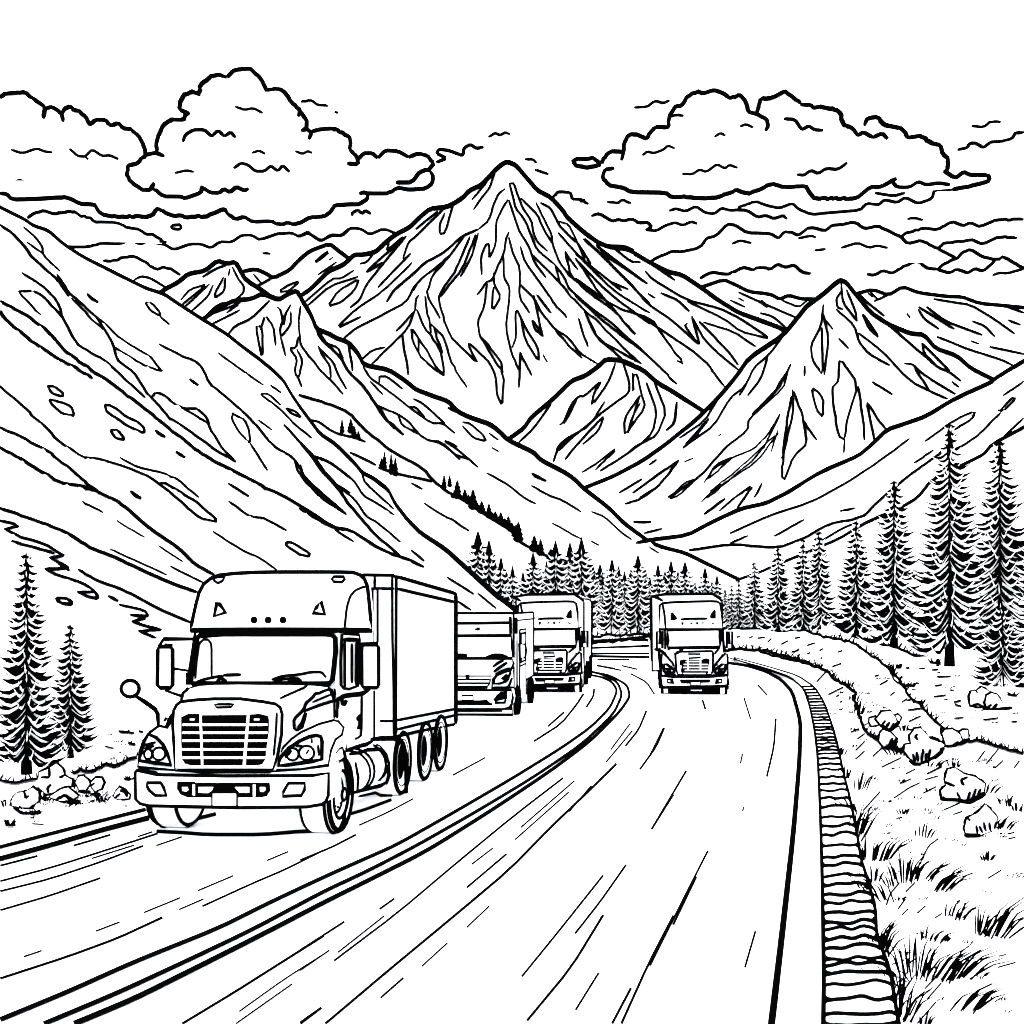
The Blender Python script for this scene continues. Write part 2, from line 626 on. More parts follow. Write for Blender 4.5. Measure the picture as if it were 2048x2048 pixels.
mountain('mountain', 'low pointed white peak just above the left slope, with hatched flank',
    px('A', '860,1625 890,1612 920,1590 980,1560 1040,1510 1130,1495 1200,1438 1250,1455 1300,1445 1330,1500 1345,1530 1380,1560 1420,1585 1500,1640'),
    2000, 1700, lines('''
A5 1285,1480 1310,1540 1345,1585 1340,1620 1290,1670 1210,1680 1120,1765;A5 1255,1465 1190,1490 1120,1535
A4 1000,1660 1050,1600 1150,1570 1050,1650 1005,1690;A4 1180,1575 1150,1640 1060,1720
A5 1235,1535 1190,1620 1190,1650 1240,1610 1245,1540;A4 1110,1600 1000,1690;A4 1160,1570 1020,1700;A5 1270,1490 1262,1525
A6 740,1545 780,1525 830,1535 920,1590
'''), 8, rows=8)

mountain('mountain', 'rounded white shoulder peak left of the central peak',
    px('A', '1330,1500 1410,1485 1460,1505 1510,1535 1600,1490 1650,1435 1710,1385 1820,1345 1870,1385 1930,1430 2000,1480'),
    4000, 3200, lines('''
A6 1345,1620 1410,1590 1510,1535;A5 1740,1450 1810,1390;A4 1745,1455 1815,1400;A4 1815,1440 1835,1425;A4 1755,1522 1855,1450
A5 1400,1520 1440,1565;A5 1545,1610 1600,1575 1660,1555 1600,1610 1545,1618
'''), 7, rows=8)

mountain('mountain', 'distant low white range behind the right-hand peak',
    px('C', '480,1040 545,1020 640,988 690,1010 750,1040 840,1050 880,1072 920,1055 970,1070 1040,1072 1140,1070 1205,1050 1280,1030 1350,1055 1410,1018 1480,1045 1600,1060 1665,1062 1740,1090 1850,1100 1930,1108 2050,1120'),
    4200, 3400, lines('''
C5 1350,1055 1285,1085;C5 1215,1055 1330,1150;C5 1230,1060 1265,1100
C5 1540,1075 1600,1085 1700,1100 1800,1160 1890,1225;C5 1510,1108 1590,1170 1750,1230
C5 1475,1120 1500,1160 1565,1205;C5 1475,1108 1630,1205;C5 1555,1237 1700,1295 1830,1335 1880,1360
C5 1705,1170 1760,1190 1805,1237;C5 1780,1280 1930,1312;C5 1860,1165 1915,1187;C5 1700,1255 1735,1268
C5 1425,1138 1440,1155;C5 1850,1105 1930,1135;C5 700,1045 800,1090 950,1155;C5 795,1135 850,1150 910,1200
C5 665,1080 730,1110;C5 785,1080 835,1115 800,1080;C4 890,1080 960,1110 1000,1080;C5 700,1070 725,1085
C4 1260,1050 1280,1065;C4 1270,1045 1300,1075
'''), 6, rows=8)

mountain('mountain', 'small rounded white peak in the middle of the valley, in front of the tallest peak',
    px('B', '1100,1890 1150,1875 1240,1810 1280,1750 1400,1650 1500,1550 1580,1520 1650,1470 1690,1430 1780,1440 1850,1470') +
    px('C', '210,1345 290,1375 350,1430 420,1470 550,1555 620,1600'),
    1900, 1500, lines('''
B5 1210,1895 1290,1820 1390,1680;B5 1740,1460 1700,1570 1610,1695 1625,1620 1670,1550 1570,1640 1540,1640 1500,1680 1460,1780 1435,1800
B5 1530,1650 1490,1740 1460,1790;B5 1780,1450 1815,1560 1815,1620 1720,1690 1500,1870 1430,1940
B5 1685,1670 1600,1800 1480,1870 1430,1930;B5 1680,1760 1650,1830 1560,1905
B5 1835,1610 1835,1520 1860,1520 1880,1620 1905,1700 1790,1860 1785,1770 1870,1640;B4 1875,1680 1830,1760 1810,1840
C5 245,1395 250,1465;C5 305,1435 350,1560 330,1650 270,1710 110,1815
C5 340,1435 390,1560 350,1660 280,1700;C7 435,1520 425,1610 390,1640;C5 170,1720 100,1780 30,1820;C5 170,1730 90,1810
M5 1400,620 1430,530 1490,480;M5 1430,550 1490,490;M5 1465,610 1560,490 1680,370
R5 75,310 20,350;R4 70,80 20,240
'''), 9, rows=10)

mountain('mountain', 'sharp white peak on the right with leaf shaped rock patches',
    px('C', '-60,1930 45,1885 170,1835 290,1770 390,1700 520,1595 620,1495 700,1400 750,1325 900,1225 960,1150 1000,1100 1070,1050 1120,1005 1143,990 1165,1000 1200,1045 1270,1130 1345,1180 1440,1220 1500,1225 1550,1285 1640,1315 1700,1370 1800,1420 1900,1470'),
    1500, 1150, lines('''
C5 1145,1010 1150,1090 1210,1170;C5 1165,1035 1205,1130 1210,1170;C5 1145,1040 1125,1075 1130,1110 1150,1120
C5 1125,1120 1200,1190 1220,1260 1260,1310 1350,1360;C5 1070,1100 1060,1190 1015,1275 1020,1330 1070,1410 1065,1200
C5 1070,1140 1095,1240 1075,1400;C4 1070,1150 1110,1205;C5 1135,1245 1175,1290
C5 1135,1325 1130,1425 1105,1460 1110,1540 1140,1665 1160,1680 1165,1600 1215,1440 1135,1330
C5 1160,1680 1155,1735;C5 1215,1450 1240,1600 1242,1680;C5 1255,1520 1335,1635;C5 1255,1530 1285,1680
C5 1275,1430 1365,1487;C5 1215,1220 1320,1300 1430,1420 1520,1470 1600,1505
C5 1230,1130 1310,1245 1260,1200 1230,1135;C5 1345,1185 1420,1250 1490,1310 1560,1370 1610,1390 1660,1430
C5 1490,1265 1610,1385;C5 1490,1265 1500,1310 1550,1360;C5 1415,1352 1450,1355 1510,1410 1635,1485;C5 1460,1370 1520,1465
C5 1617,1430 1650,1455;C5 1020,1450 1070,1500 1065,1585 1040,1550 1020,1450
C5 940,1455 895,1700 890,1870 940,1750 1005,1695 980,1580 940,1455
C5 940,1465 942,1570 890,1760;C5 980,1590 1040,1680;C5 985,1600 1000,1690;C6 992,1365 990,1405
C5 930,1355 870,1470 750,1590 745,1640 640,1720 540,1840 400,1930
C3 930,1360 880,1430 860,1470 760,1570;C3 920,1375 895,1460 750,1590
C3.5 880,1570 830,1660 770,1720 680,1755 600,1800 560,1860 680,1755;C3 880,1575 800,1740 570,1930
C3 870,1640 845,1730;C3 860,1660 700,1810 580,1900
C5 900,1230 840,1310 770,1370 735,1450 670,1500 600,1620 500,1690 460,1720 580,1590
C5 830,1320 800,1420 745,1490;C5 740,1440 710,1490;C5 620,1500 560,1600 450,1675;C3 510,1680 580,1590
C5 445,1770 250,1910;C5 440,1775 360,1880 280,1930;C5 320,1790 355,1765;C5 475,1775 510,1760;C5 290,1850 190,1910;C3 520,1850 410,1930
C4 618,1665 630,1655
R5 0,605 80,580 160,520 260,395;R3.5 210,580 290,500 350,480 260,565 210,580
R3 370,595 420,540 640,400 740,260;R3 385,500 440,410 520,375;R6 385,655 485,580
R5 460,637 510,590 630,505 545,625;R5 630,570 665,505;R4 40,550 160,460 200,430;R6 45,692 125,692;R5 95,745 180,725
'''), 9)

mountain('hill', 'white rocky ridge running down from the left into the valley',
    px('D', '1060,345 1120,330 1215,260 1290,225 1390,215 1450,185 1540,220 1590,190 1640,170 1665,220 1710,290 1745,380 1820,410') +
    px('B', '200,1315 270,1340 320,1400 350,1462 490,1490 580,1550 640,1600 720,1630 820,1665 870,1720 930,1750 1050,1790 1100,1830 1150,1880') +
    px('M', '1290,565 1330,610 1450,670 1510,710 1570,770 1700,870 1790,960 1930,1065') +
    px('R', '190,815 290,840 390,890 550,970 600,985 680,1030'),
    [(350, 900), (900, 750), (1250, 560), (1500, 420)], [(350, 680), (900, 560), (1250, 420), (1500, 330)], lines('''
D6 1265,415 1300,370 1390,330 1490,230;D5 1135,325 1170,300 1260,270 1330,240;D5 1170,360 1330,280;D4 1255,295 1320,250
D5 1415,370 1445,530 1455,520 1450,400 1440,370 1415,370;D5 1440,390 1465,310 1510,370 1520,475
D5 1535,265 1555,280 1570,370 1580,300 1610,250;D5 1610,290 1610,360 1555,430 1550,380 1580,300;D5 1555,430 1580,530
D5 1655,260 1645,350 1660,490 1895,745;D5 1645,430 1635,490 1600,490 1640,550 1630,620 1665,705
D5 1640,500 1670,560 1650,650;D5 1760,480 1780,530 1820,590 1825,655;D5 1765,490 1840,570 1870,640 1915,715
B5 110,1290 150,1350 210,1370 240,1430;B6 265,1345 290,1500
B7 90,1275 130,1340 230,1430 270,1510 380,1620 420,1690 470,1760 570,1855
B5 350,1480 390,1540 450,1580 600,1700 730,1790 790,1790 855,1845;B5 440,1560 440,1530 480,1530 565,1600
B5 600,1700 640,1700 690,1755;B5 625,1655 680,1680 800,1790;B5 390,1560 460,1630
B5 430,1690 540,1740 600,1780 660,1850 710,1885 780,1890 880,1990;B5 540,1745 560,1800 660,1850;B5 440,1700 520,1820
B5 900,1805 960,1870 1030,1890 1010,1850 940,1790 900,1783;B5 1045,1845 1095,1880;B5 800,1885 870,1920;B6 815,1705 870,1730
M7 -10,255 150,300 270,350 380,465 520,570 690,665 750,735 800,780 900,830 1050,930 1170,1000 1210,1060 1290,1105 1390,1155
M6 55,390 110,405 180,455 215,470 340,500 365,510;M6 270,570 350,605 420,640
M6 435,655 540,690 730,730;M5 800,510 880,560 985,650;M5 710,500 780,520 850,580 940,610
M5 1035,685 1150,750 1220,810 1300,853;M5 1280,685 1330,710 1365,730 1300,705 1280,685
M5 1280,755 1370,805 1450,835 1550,897;M6 620,742 675,773;M5 690,850 800,925 850,945 935,1000
M4 1395,960 1550,1047;M4 1610,897 1680,925 1770,1010 1830,1050;M5 1610,1060 1648,1083;M5 1060,545 1095,565
M8 1390,1155 1500,1180 1600,1250 1640,1280 1690,1290
R4 115,812 165,842
'''), 9)
RIDGE = [o for o in bpy.data.objects if o.name.startswith('hill')][-1]

mountain('hill', 'long white snowy hillside rising to the right edge behind the tall spruces',
    px('R', '60,790 130,775 300,755 420,690 560,625 680,600 780,550 960,440 1130,370 1200,310 1270,240 1350,215 1450,180 1610,85 1800,0') +
    px('C', '1800,1420 1880,1370 1930,1340 2050,1280'),
    [(1270, 520), (2048, 800)], [(1270, 420), (2048, 500)], lines('''
R5 510,747 700,660 890,600 1060,510 1200,420 1375,290;R5 725,760 865,682
R5 1455,300 1600,195 1690,155 1680,190 1590,250;R5 1580,350 1700,280 1820,165
R5 1820,150 1870,90 1890,95 1830,155 1810,150;R5 1400,408 1490,345;R5 1830,80 1930,10
R6 310,830 520,800 740,820 880,765 980,705 1120,675 1160,660 1200,620 1310,520 1480,390 1560,330;R5 510,795 590,760;R6 1045,640 1105,625
'''), 9)

mountain('hill', 'nearest white rise at the right, its edge running behind the tall spruces',
    px('R', '540,975 560,965 640,940 740,895 850,850 1040,770 1150,700 1250,655 1300,640 1420,570 1490,480 1640,410 1740,360 1780,310 1930,230 2050,160'),
    [(1470, 300), (2048, 400)], [(1470, 240), (2048, 280)], lines('R5 1810,300 1860,250 1930,185;R5 950,780 1050,720 1120,690'), 7, rows=8)

mountain('hill', 'big white near slope on the left with dark folds and small bare patches',
    px('A', '-120,1080 0,1150 60,1180 130,1215 180,1250 260,1275 350,1355 450,1420 600,1495 700,1545 800,1595 900,1625 1000,1695 1120,1770') +
    px('D', '1250,415 1330,480 1420,545 1500,610 1560,670 1600,740 1640,800 1700,880 1760,960 1850,1020') +
    px('M', '290,620 340,680 400,710 480,770 520,850 590,940 660,1010 800,1100 900,1190 1000,1280 1080,1350 1190,1440 1260,1500'),
    [(0, 380), (600, 240), (1000, 88), (1060, 80)], [(0, 90), (600, 80), (1000, 66), (1060, 62)], lines('''
A7 0,1250 60,1290 130,1360 180,1430 260,1500 320,1560 380,1640
D6 310,85 400,210 530,310 570,385 620,470 640,550 740,630 780,690 820,755 870,800 930,870 1000,920 1240,1085 1300,1120
A5 130,1260 200,1320 235,1370 235,1410 325,1500;A5 150,1345 230,1400
D6 125,80 230,140 310,230 350,330 400,430 440,480 580,560 800,765;D6 100,180 185,178 230,200 340,320;D5 105,185 220,305
D8 0,235 210,350 370,520 530,630 680,735 850,870 950,950 1100,1070 1350,1205 1620,1340 1850,1490 1930,1500
D8 0,290 60,365 200,470 310,550 400,590 510,660
D5 400,200 550,330 640,420 700,465 820,530 870,590 900,625 780,580 620,480;D5 395,220 570,390
D6 835,760 860,740 900,745 960,795 1010,825 1090,825 1150,880 1160,930 1240,1060 1300,1120;D5 1010,825 1150,905
D6 885,472 960,515 1080,565 1110,600 1150,680 1300,810 1400,900 1500,1030 1620,1100 1690,1220 1910,1410;D5 1620,1100 1640,1180 1760,1290
D5 1275,850 1350,890 1370,940 1380,1020 1320,960 1275,880 1285,850;D5 1380,1020 1475,1168
D5 1205,520 1300,590 1450,695;D5 1490,697 1548,737;D5 1440,745 1480,745 1545,805
D5 1440,750 1545,830 1620,910 1715,987;D5 1570,820 1630,840 1660,875 1600,850 1570,815;D5 1425,890 1500,945
D6 1565,915 1640,1000 1730,1090 1780,1160 1860,1250 1930,1370;D5 1735,1090 1820,1125 1930,1210;D5 1860,1245 1930,1290
D6 260,700 300,705 350,740 350,762 290,745 260,712 260,700;D6 265,775 340,790 395,815 412,868 350,855 290,810 265,775
D6 573,805 610,808 795,925 800,960 770,955 590,850 573,805;D6 605,945 650,945 690,985 685,1000 640,990 605,945
D6 860,945 915,985 880,970 860,945;D9 490,200 540,240;D5 800,240 840,245 885,300 880,315 830,285 800,240;D6 885,320 930,360
D8 1048,668 1092,700;D8 965,1065 1018,1098
D6 0,695 100,790 200,880 300,980 450,1095 560,1105 700,1150 830,1205 900,1260 1000,1340 1100,1430 1210,1455 1100,1350 920,1240 880,1235
D5 665,1097 760,1150 900,1180 980,1215 1095,1315
D7 0,925 150,1000 310,1090 430,1200 550,1290;D8 0,1035 160,1135 340,1238 440,1250 550,1290 670,1350 830,1495 990,1595 1080,1690 1180,1745
D6 720,1280 785,1325 745,1310 720,1280;D5 455,1338 570,1398;D4 645,1443 800,1537;D4 875,1582 1010,1668;D4 610,1600 920,1742;D5 945,1697 1120,1785
D8 0,1375 180,1440 340,1495 470,1580 640,1650 880,1765 1085,1840
D5 1175,1505 1300,1585 1450,1660 1525,1715;D6 1575,1565 1610,1565 1710,1625 1705,1645 1650,1630 1580,1585 1575,1565
D6 1265,1340 1390,1425 1460,1430 1580,1500;D7 1265,1243 1375,1310;D5 1850,1495 1930,1550
D7 430,1715 550,1780 700,1835 870,1930 | E7 390,350;D6 310,1870 370,1872 400,1905 340,1900 315,1870;D9 605,1865 650,1890
D7 0,1443 70,1460 100,1478;D7 100,1478 30,1492;D7 30,1492 100,1530 250,1575 355,1635;D7 355,1638 280,1650;D7 280,1650 360,1690 375,1705
D7 375,1708 250,1712;D7 250,1712 320,1745 480,1800 520,1830;D6 520,1838 425,1838;D7 425,1838 500,1868 545,1875 540,1850 515,1825
D7 65,1558 180,1590 300,1625;D8 330,1680 375,1720
L6 1155,635 1400,690 1435,740;L6 1435,745 1260,735;L7 1270,735 1430,760 1280,800;L7 1280,800 1400,840 1560,880;L6 1560,880 1345,890;L7 1345,890 1510,960 1490,985 1400,968
L9 1410,1015 1460,1030 1520,1050;L6 1430,1185 1500,1180;L6 1440,1190 1500,1220
L6 1680,1020 1830,1055;L7 1690,1075 1800,1078;L6 1690,1120 1765,1150 1690,1180
L6 860,1190 900,1165 960,1185 1020,1215 960,1230 860,1190;L9 1145,1145 1240,1170;L5 900,1500 940,1480 1000,1500 980,1520 900,1500
L6 550,570 620,570 690,595 695,640 620,630 560,600 550,570
M7 0,525 60,590 100,650 200,760 300,900 430,1040 550,1145;M5 80,590 160,620 290,720 350,810 430,855 515,915
M5 200,745 300,830 360,920 430,960 550,1065;M5 340,690 360,740 510,880
M7 0,700 110,820 250,910;M5 0,640 20,720;M8 0,885 170,985 270,1000 400,1080 490,1130 600,1165 680,1205
M5 190,995 295,1063;M6 615,1113 685,1170;M6 815,1262 960,1352;M5 985,1350 1085,1430;M6 875,1395 945,1440;M5 0,440 60,490
'''), 10, rows=22, amp=.03)

# ---------------------------------------------------------------- clouds
def cloud(name, label, Y, body, strokes, T=None, group=None):
    off = 2.2 if body is None else 4.5
    if body is None:
        top = strokes[0][1]
        lo = max(12, .12 * (top[-1][0] - top[0][0]))
        body = top + [(u, v + min(lo, 40)) for u, v in top[::-1]]
    body = resample(body, 14)
    cu = sum(p[0] for p in body) / len(body)
    cv = sum(p[1] for p in body) / len(body)
    span = max(p[1] for p in body) - min(p[1] for p in body)
    T = T or span / F * Y * .16
    mb = MB()
    n = len(body)
    rings = [(1.0, 0), (.93, .35), (.75, .66), (.5, .87), (.22, .97)]
    for sgn in (-1, 1):
        i0 = len(mb.v)
        for s, h in rings:
            for u, v in body:
                mb.v.append(at(cu + (u - cu) * s, cv + (v - cv) * s, Y) + Vector((0, sgn * T * h, 0)))
        mb.v.append(at(cu, cv, Y) + Vector((0, sgn * T, 0)))
        for r in range(len(rings) - 1):
            for k in range(n):
                a, b = i0 + r * n + k, i0 + r * n + (k + 1) % n
                mb.f.append((a, b, b + n, a + n)); mb.m.append(0)
        for k in range(n):
            a = i0 + (len(rings) - 1) * n
            mb.f.append((a + k, a + (k + 1) % n, len(mb.v) - 1)); mb.m.append(0)
    bv = mb.bvh()
    ink_on(mb, bv, strokes, Y - T * .1, step=5, off=off, nk=.3)
    o = mb.build(name, origin=at(cu, cv, Y), mats=[SNOW, BLACK])
    return tag(o, label, 'cloud', group)

cloud('cloud', 'tall heaped cumulus cloud in the upper left with a lobed outline', 7000,
    px('A', '803,855 865,840 868,760 900,690 940,662 1015,665 1020,635 995,605 990,570 1010,530 1060,505 1100,525 1105,475 1160,425 1210,410 1250,430 1290,388 1350,378 1390,385 1440,440 1470,505 1510,492 1560,500 1610,565 1655,610 1690,660 1690,710 1720,735 1760,718 1840,712 1900,740') +
    px('B', '278,215 275,275 315,315 350,295 400,295 430,322 470,280 540,285 600,318 650,298 700,310 740,350 720,380 660,395 620,452 527,452') + px('A', '1350,1050 1270,1058 1210,1062 1160,1060 1020,1092 900,1082 850,1045 780,1045 720,1000 700,960 710,915 760,905'), lines('''
A8 803,855 760,905 710,915 700,960 720,1000 780,1045 830,1045 850,1010;A8 800,860 860,845 905,862
A8 865,840 868,760 900,690 940,662 1015,665 1020,635 1045,625;A8 1045,625 995,605 990,570 1010,530 1060,505 1100,525;A8 1100,525 1105,475 1160,425 1210,410 1250,430
A8 1250,430 1290,388 1350,378 1390,385 1440,440 1470,505;A8 1470,505 1510,492 1560,500 1610,565 1655,610 1645,640
A8 1655,610 1690,660 1688,715 1665,725;A8 1690,710 1720,735 1705,770;A8 1720,730 1760,718 1840,712 1900,740 | B8 278,215 275,275;B8 275,275 315,315 322,355 260,350
B8 322,330 350,295 400,295 430,322;B8 430,322 470,280 540,285 600,318;B8 600,318 650,298 700,310 740,350 720,380 660,395 620,452 527,452
B7 750,345 810,322 755,295 765,272 820,278 900,308;B7 900,308 905,265 940,245 975,268 1015,258
A8 850,1045 900,1082 1000,1082 1020,1092 1110,1060 1115,1025;A8 1115,1030 1160,1060 1210,1062 1235,1040 1270,1058 1305,1028 1350,1050 1370,1038
A7 1010,785 1025,745 1070,718 1130,718 1170,755;A7 1170,755 1205,720 1240,755;A7 1240,755 1275,730 1300,760;A5 1300,590 1350,608 1400,598 1450,625
A5 1390,845 1430,832 1465,850;A5 1630,835 1670,850 1700,835 1725,845;A6 1290,930 1330,900 1370,910 1410,945 1460,945 1495,915 1535,945;A6 1535,945 1560,912 1600,950
A5 965,955 1030,940 1070,950
'''))
cloud('cloud', 'lobed white cloud cut by the left edge of the view', 7600,
    px('A', '-60,580 0,545 35,517 85,510 140,512 165,540 215,565 248,605 290,592 345,635 385,592 430,612 475,645 495,692 530,665 580,665 612,698 650,682 690,712 730,718 760,745 800,820 803,855 760,905 500,980 200,985 -60,980'), lines('''
A8 0,545 35,517 85,510 140,512 165,540 215,565 240,585 248,605 240,655;A8 248,605 290,592 320,610 345,635 350,670;A8 345,630 355,600 385,592 430,612 475,645 495,692
A8 495,692 530,665 580,665 612,698;A8 612,698 650,682 690,712 730,718 760,745 800,820 803,855
A5 65,828 125,848 205,820 250,838 290,842;A5 385,822 430,862 470,865 510,825 565,862 605,857 655,878;A5 470,865 488,880
'''))
cloud('cloud', 'wide flat-bottomed cloud bank below the left cumulus, edged by a thick scalloped line', 8000,
    px('A', '-60,1000 500,1000 900,1110') + px('B', '300,430 720,400 735,420 730,460 700,485 600,492 540,480 500,512 375,512 375,545 330,573 195,580 150,635 50,645') + px('A', '1650,1235 1530,1235 1395,1222 1300,1208 1240,1148 1130,1195 1020,1198 940,1185 870,1150 800,1197 700,1197 580,1190 520,1125 440,1122 350,1085 65,1098 -60,1065'), lines('''
A8 0,1065 40,1070 65,1098 200,1095 350,1085 395,1098 440,1122 520,1125 545,1170 580,1190 700,1197 800,1197 840,1185 870,1150;A8 870,1150 940,1185 1020,1198 1130,1195 1200,1170 1240,1148 1265,1180 1300,1208 1350,1195 1395,1222 1500,1218 1530,1235 1650,1235 1710,1200 1790,1195 1825,1170 1850,1130 1930,1125 | B8 330,573 375,545 375,520
B8 325,518 350,505 375,512 500,512 540,480 600,492 700,485 730,460 735,420 720,395
'''))
cloud('cloud', 'broad rounded cumulus cloud in the upper right with a pointed right tip', 7000,
    px('C', '115,490 125,465 150,438 210,440 212,400 225,370 260,362 310,385 345,332 400,335 405,290 425,250 460,238 485,200 525,180 600,175 665,210 710,195 735,225 745,268 780,278 800,212 850,205 900,178 970,232 1060,245 1140,262 1150,318 1215,370 1300,290 1340,328 1410,340 1430,380 1490,370 1530,402 1570,412 1605,470 1600,520 1635,552 1670,525 1775,540 1785,560 1690,588 1545,602 1440,588 1385,588 1320,585 1270,590 1210,640 1035,640 995,582 900,588 845,572 740,618 690,598 590,637 415,632 240,610 140,580 118,550'), lines('''
C8 115,490 125,465 150,438 210,440 200,475;C8 210,440 212,400 225,370 260,362 310,385;C8 310,385 320,360 345,332 400,335;C8 400,335 405,290 425,250 460,238 485,200 525,180 550,190 600,175 640,190 665,210
C8 665,210 710,195 735,225 745,268 780,278 825,300 830,330 820,348;C8 780,275 795,235 800,212 850,205 900,178 935,200 970,232;C8 970,238 1015,240 1025,252 1060,245 1140,262 1150,318 1195,340 1215,370
C8 1215,370 1240,355 1280,378;C8 1280,378 1320,360 1345,385;C8 1245,325 1255,295 1300,290 1340,328 1410,340 1430,380;C8 1430,380 1490,370 1530,402 1570,412 1580,450 1605,470 1600,520 1585,525
C8 1585,520 1635,552 1670,525 1700,538 1775,540 1785,560 1765,570 1690,588 1625,600
C8 170,510 130,515 118,550 140,580 210,592 240,610 390,612 415,632 590,637 680,612 690,598 740,618 800,600 845,572 900,588 995,582 1010,610 1035,640 1210,640 1270,590 1320,585 1365,560 1385,550
C7 1365,565 1385,588 1440,588 1475,565 1510,580 1560,572 1612,577
C5 405,290 440,280 468,285;C5 710,330 735,320 768,335;C5 600,375 625,358 648,370;C7 898,298 945,300 975,345;C7 975,345 1005,328 1030,345 1065,347
C5 290,455 310,438 340,445 380,430 400,412 430,425;C5 460,533 505,535 535,515 565,525 610,492 645,510 665,495 700,508;C6 955,535 985,538 1015,518 1045,532 1080,510 1130,515 1170,485
'''))
cloud('cloud', 'small leaf shaped cloud scrap touching the left end of the right cumulus', 7300,
    px('B', '1665,352 1620,320 1590,330 1520,328 1505,345 1530,365 1600,372'), lines('B8 1665,352 1620,320 1590,330 1520,328 1505,345 1530,365 1600,372 1665,352'))
cloud('cloud', 'thin layered cloud under the right cumulus, rising to its pointed tip', 7800, px('C', '700,680 775,652 830,672 880,682 935,660 960,685 1015,708 1100,700 1225,690 1255,660 1305,668 1385,658 1420,635 1475,662 1535,640 1545,602 1560,640 1480,690 1230,720 1010,730 900,730 785,730 665,700'), lines('''
C6 1625,600 1545,602 1535,640 1475,662 1420,635 1385,658 1330,645 1305,668 1255,660 1225,690 1100,700 1015,708 960,685 935,660 880,682 830,672 775,652 700,680
C6 405,692 435,682 475,695 520,672 560,700 600,705 630,680 665,690 740,690 785,720 820,712 855,725 895,712 912,725;C6 1290,615 1370,628 1420,615
'''))
cloud('cloud', 'long low cloud bank above the left slope, its first line falling to the right', 8200, px('A', '150,1205 190,1175 245,1165 305,1185 350,1170 410,1168 440,1190 490,1200 540,1228 640,1230 710,1260 770,1268 805,1295 850,1295 915,1345 800,1340 500,1330 300,1290'),
    lines('A6 150,1205 190,1175 245,1165 305,1185 350,1170 410,1168 440,1190 490,1200 540,1228 640,1230 710,1260 770,1268 805,1295 850,1295 915,1345;A4 880,1335 920,1335'))
cloud('cloud', 'long wavy cloud bank running from the left slope to the tallest peak', 8600, px('A', '380,1362 490,1362 560,1345 660,1348 720,1325 775,1350 910,1350 960,1380 1050,1348 1165,1370 1215,1335 1340,1298 1435,1325 1540,1290 1650,1308 1700,1282 1770,1332 1930,1265') + px('B', '120,780 230,748 300,708 385,745 460,712 530,735 500,790 300,800 0,800') + px('A', '1300,1420 960,1420 600,1390'),
    lines('''A6 380,1362 490,1362 560,1345 660,1348 720,1325 775,1350 820,1328 870,1345 910,1350 960,1380 1050,1348 1110,1348 1165,1370 1215,1335 1280,1338 1340,1298 1390,1298 1435,1325 1540,1290 1610,1285 1650,1308 1700,1282 1735,1310 1770,1332 1830,1300 1890,1302 1930,1265 | B6 120,740 45,735
B6 0,755 45,735 120,780 170,745 230,748 270,712 330,708 385,745 460,712 530,735'''.replace(' | B6 120,740 45,735', '')))
cloud('cloud', 'large soft cloud bank behind the right shoulder of the tallest peak', 8400, px('C', '320,912 410,868 460,870 540,848 565,810 605,800 655,750 690,755 740,788 840,790 875,812 930,785 1010,762 1070,780 1110,755 1210,742 1245,772 1300,758 1350,778 1400,805 1430,835 1490,820 1560,855 1640,895 1500,915 1000,900 600,910'), lines('''
C6 320,912 410,868 460,870 540,848 565,810 605,800 655,750 690,755 740,788 840,790 875,812;C6 875,812 900,782 930,785 960,800 1010,762 1070,780 1110,755 1210,742 1245,772 1300,758 1350,778 1400,805 1430,835 1490,820 1560,855 1640,895
C5 960,812 1015,800 1038,808;C5 675,835 710,820 760,832;C5 1030,863 1078,857;C5 1145,852 1215,830 1265,852 1300,842 1345,853
'''))
cloud('cloud', 'upper cloud bank running out at the right edge, under the right cumulus tip', 8800, px('C', '1400,805 1430,785 1500,768 1560,775 1620,738 1670,758 1745,762 1820,730 1930,730 2000,735 2000,790 1825,800 1700,810 1560,825'), lines('C6 1400,805 1430,785 1500,768 1560,775 1620,738 1670,758 1700,742 1745,762 1820,730 1930,730'))
cloud('cloud', 'second cloud bank from the top at the right edge', 8700, px('C', '1560,855 1590,830 1640,828 1700,815 1755,838 1825,805 1900,808 1930,840 1800,870 1640,880'), lines('C6 1560,855 1590,830 1640,828 1700,815 1755,838 1825,805 1900,808'))
cloud('cloud', 'peaked cloud bank at the right edge, lowest of the banks there', 8300, px('C', '1560,945 1595,915 1640,900 1665,870 1700,858 1750,890 1805,905 1845,890 1880,915 1930,938 2000,960 1930,970 1700,960'), lines('C6 1560,945 1595,915 1640,900 1665,870 1700,858 1750,890 1805,905 1845,890 1880,915 1930,938;C5 1797,970 1825,958 1860,960 1930,942;C6 1805,910 1755,952 1720,940 1690,958 1640,942 1610,960 1560,945'))  # far hill peaks, modelled like the cloud banks above them
cloud('cloud', 'thin cloud layer lying between the tallest peak and the sharp right peak', 8500, None, lines('C6 535,983 590,957 640,965 665,965 720,935 760,947 800,935 840,945 870,922 900,937 945,925 980,960 1015,962'))
cloud('cloud', 'thin cloud layer just right of the sharp right peak', 8550, None, lines('C6 1255,965 1285,970 1325,950 1365,962 1410,932 1480,908 1515,942 1560,945'))
cloud('cloud', 'small cloud with a hooked end right of the tallest peak', 8650, None, lines('C6 70,715 105,705 160,738 185,730 210,738 240,728 275,745 315,742 330,765 305,775;C6 305,775 350,778 390,755 430,742 465,755 500,738 527,748'))
cloud('cloud', 'small puff of cloud touching the upper right side of the tallest peak', 8450, None, lines('B6 1395,535 1430,505 1490,510 1500,548 1555,550 1590,575;B7 1545,560 1575,555'))
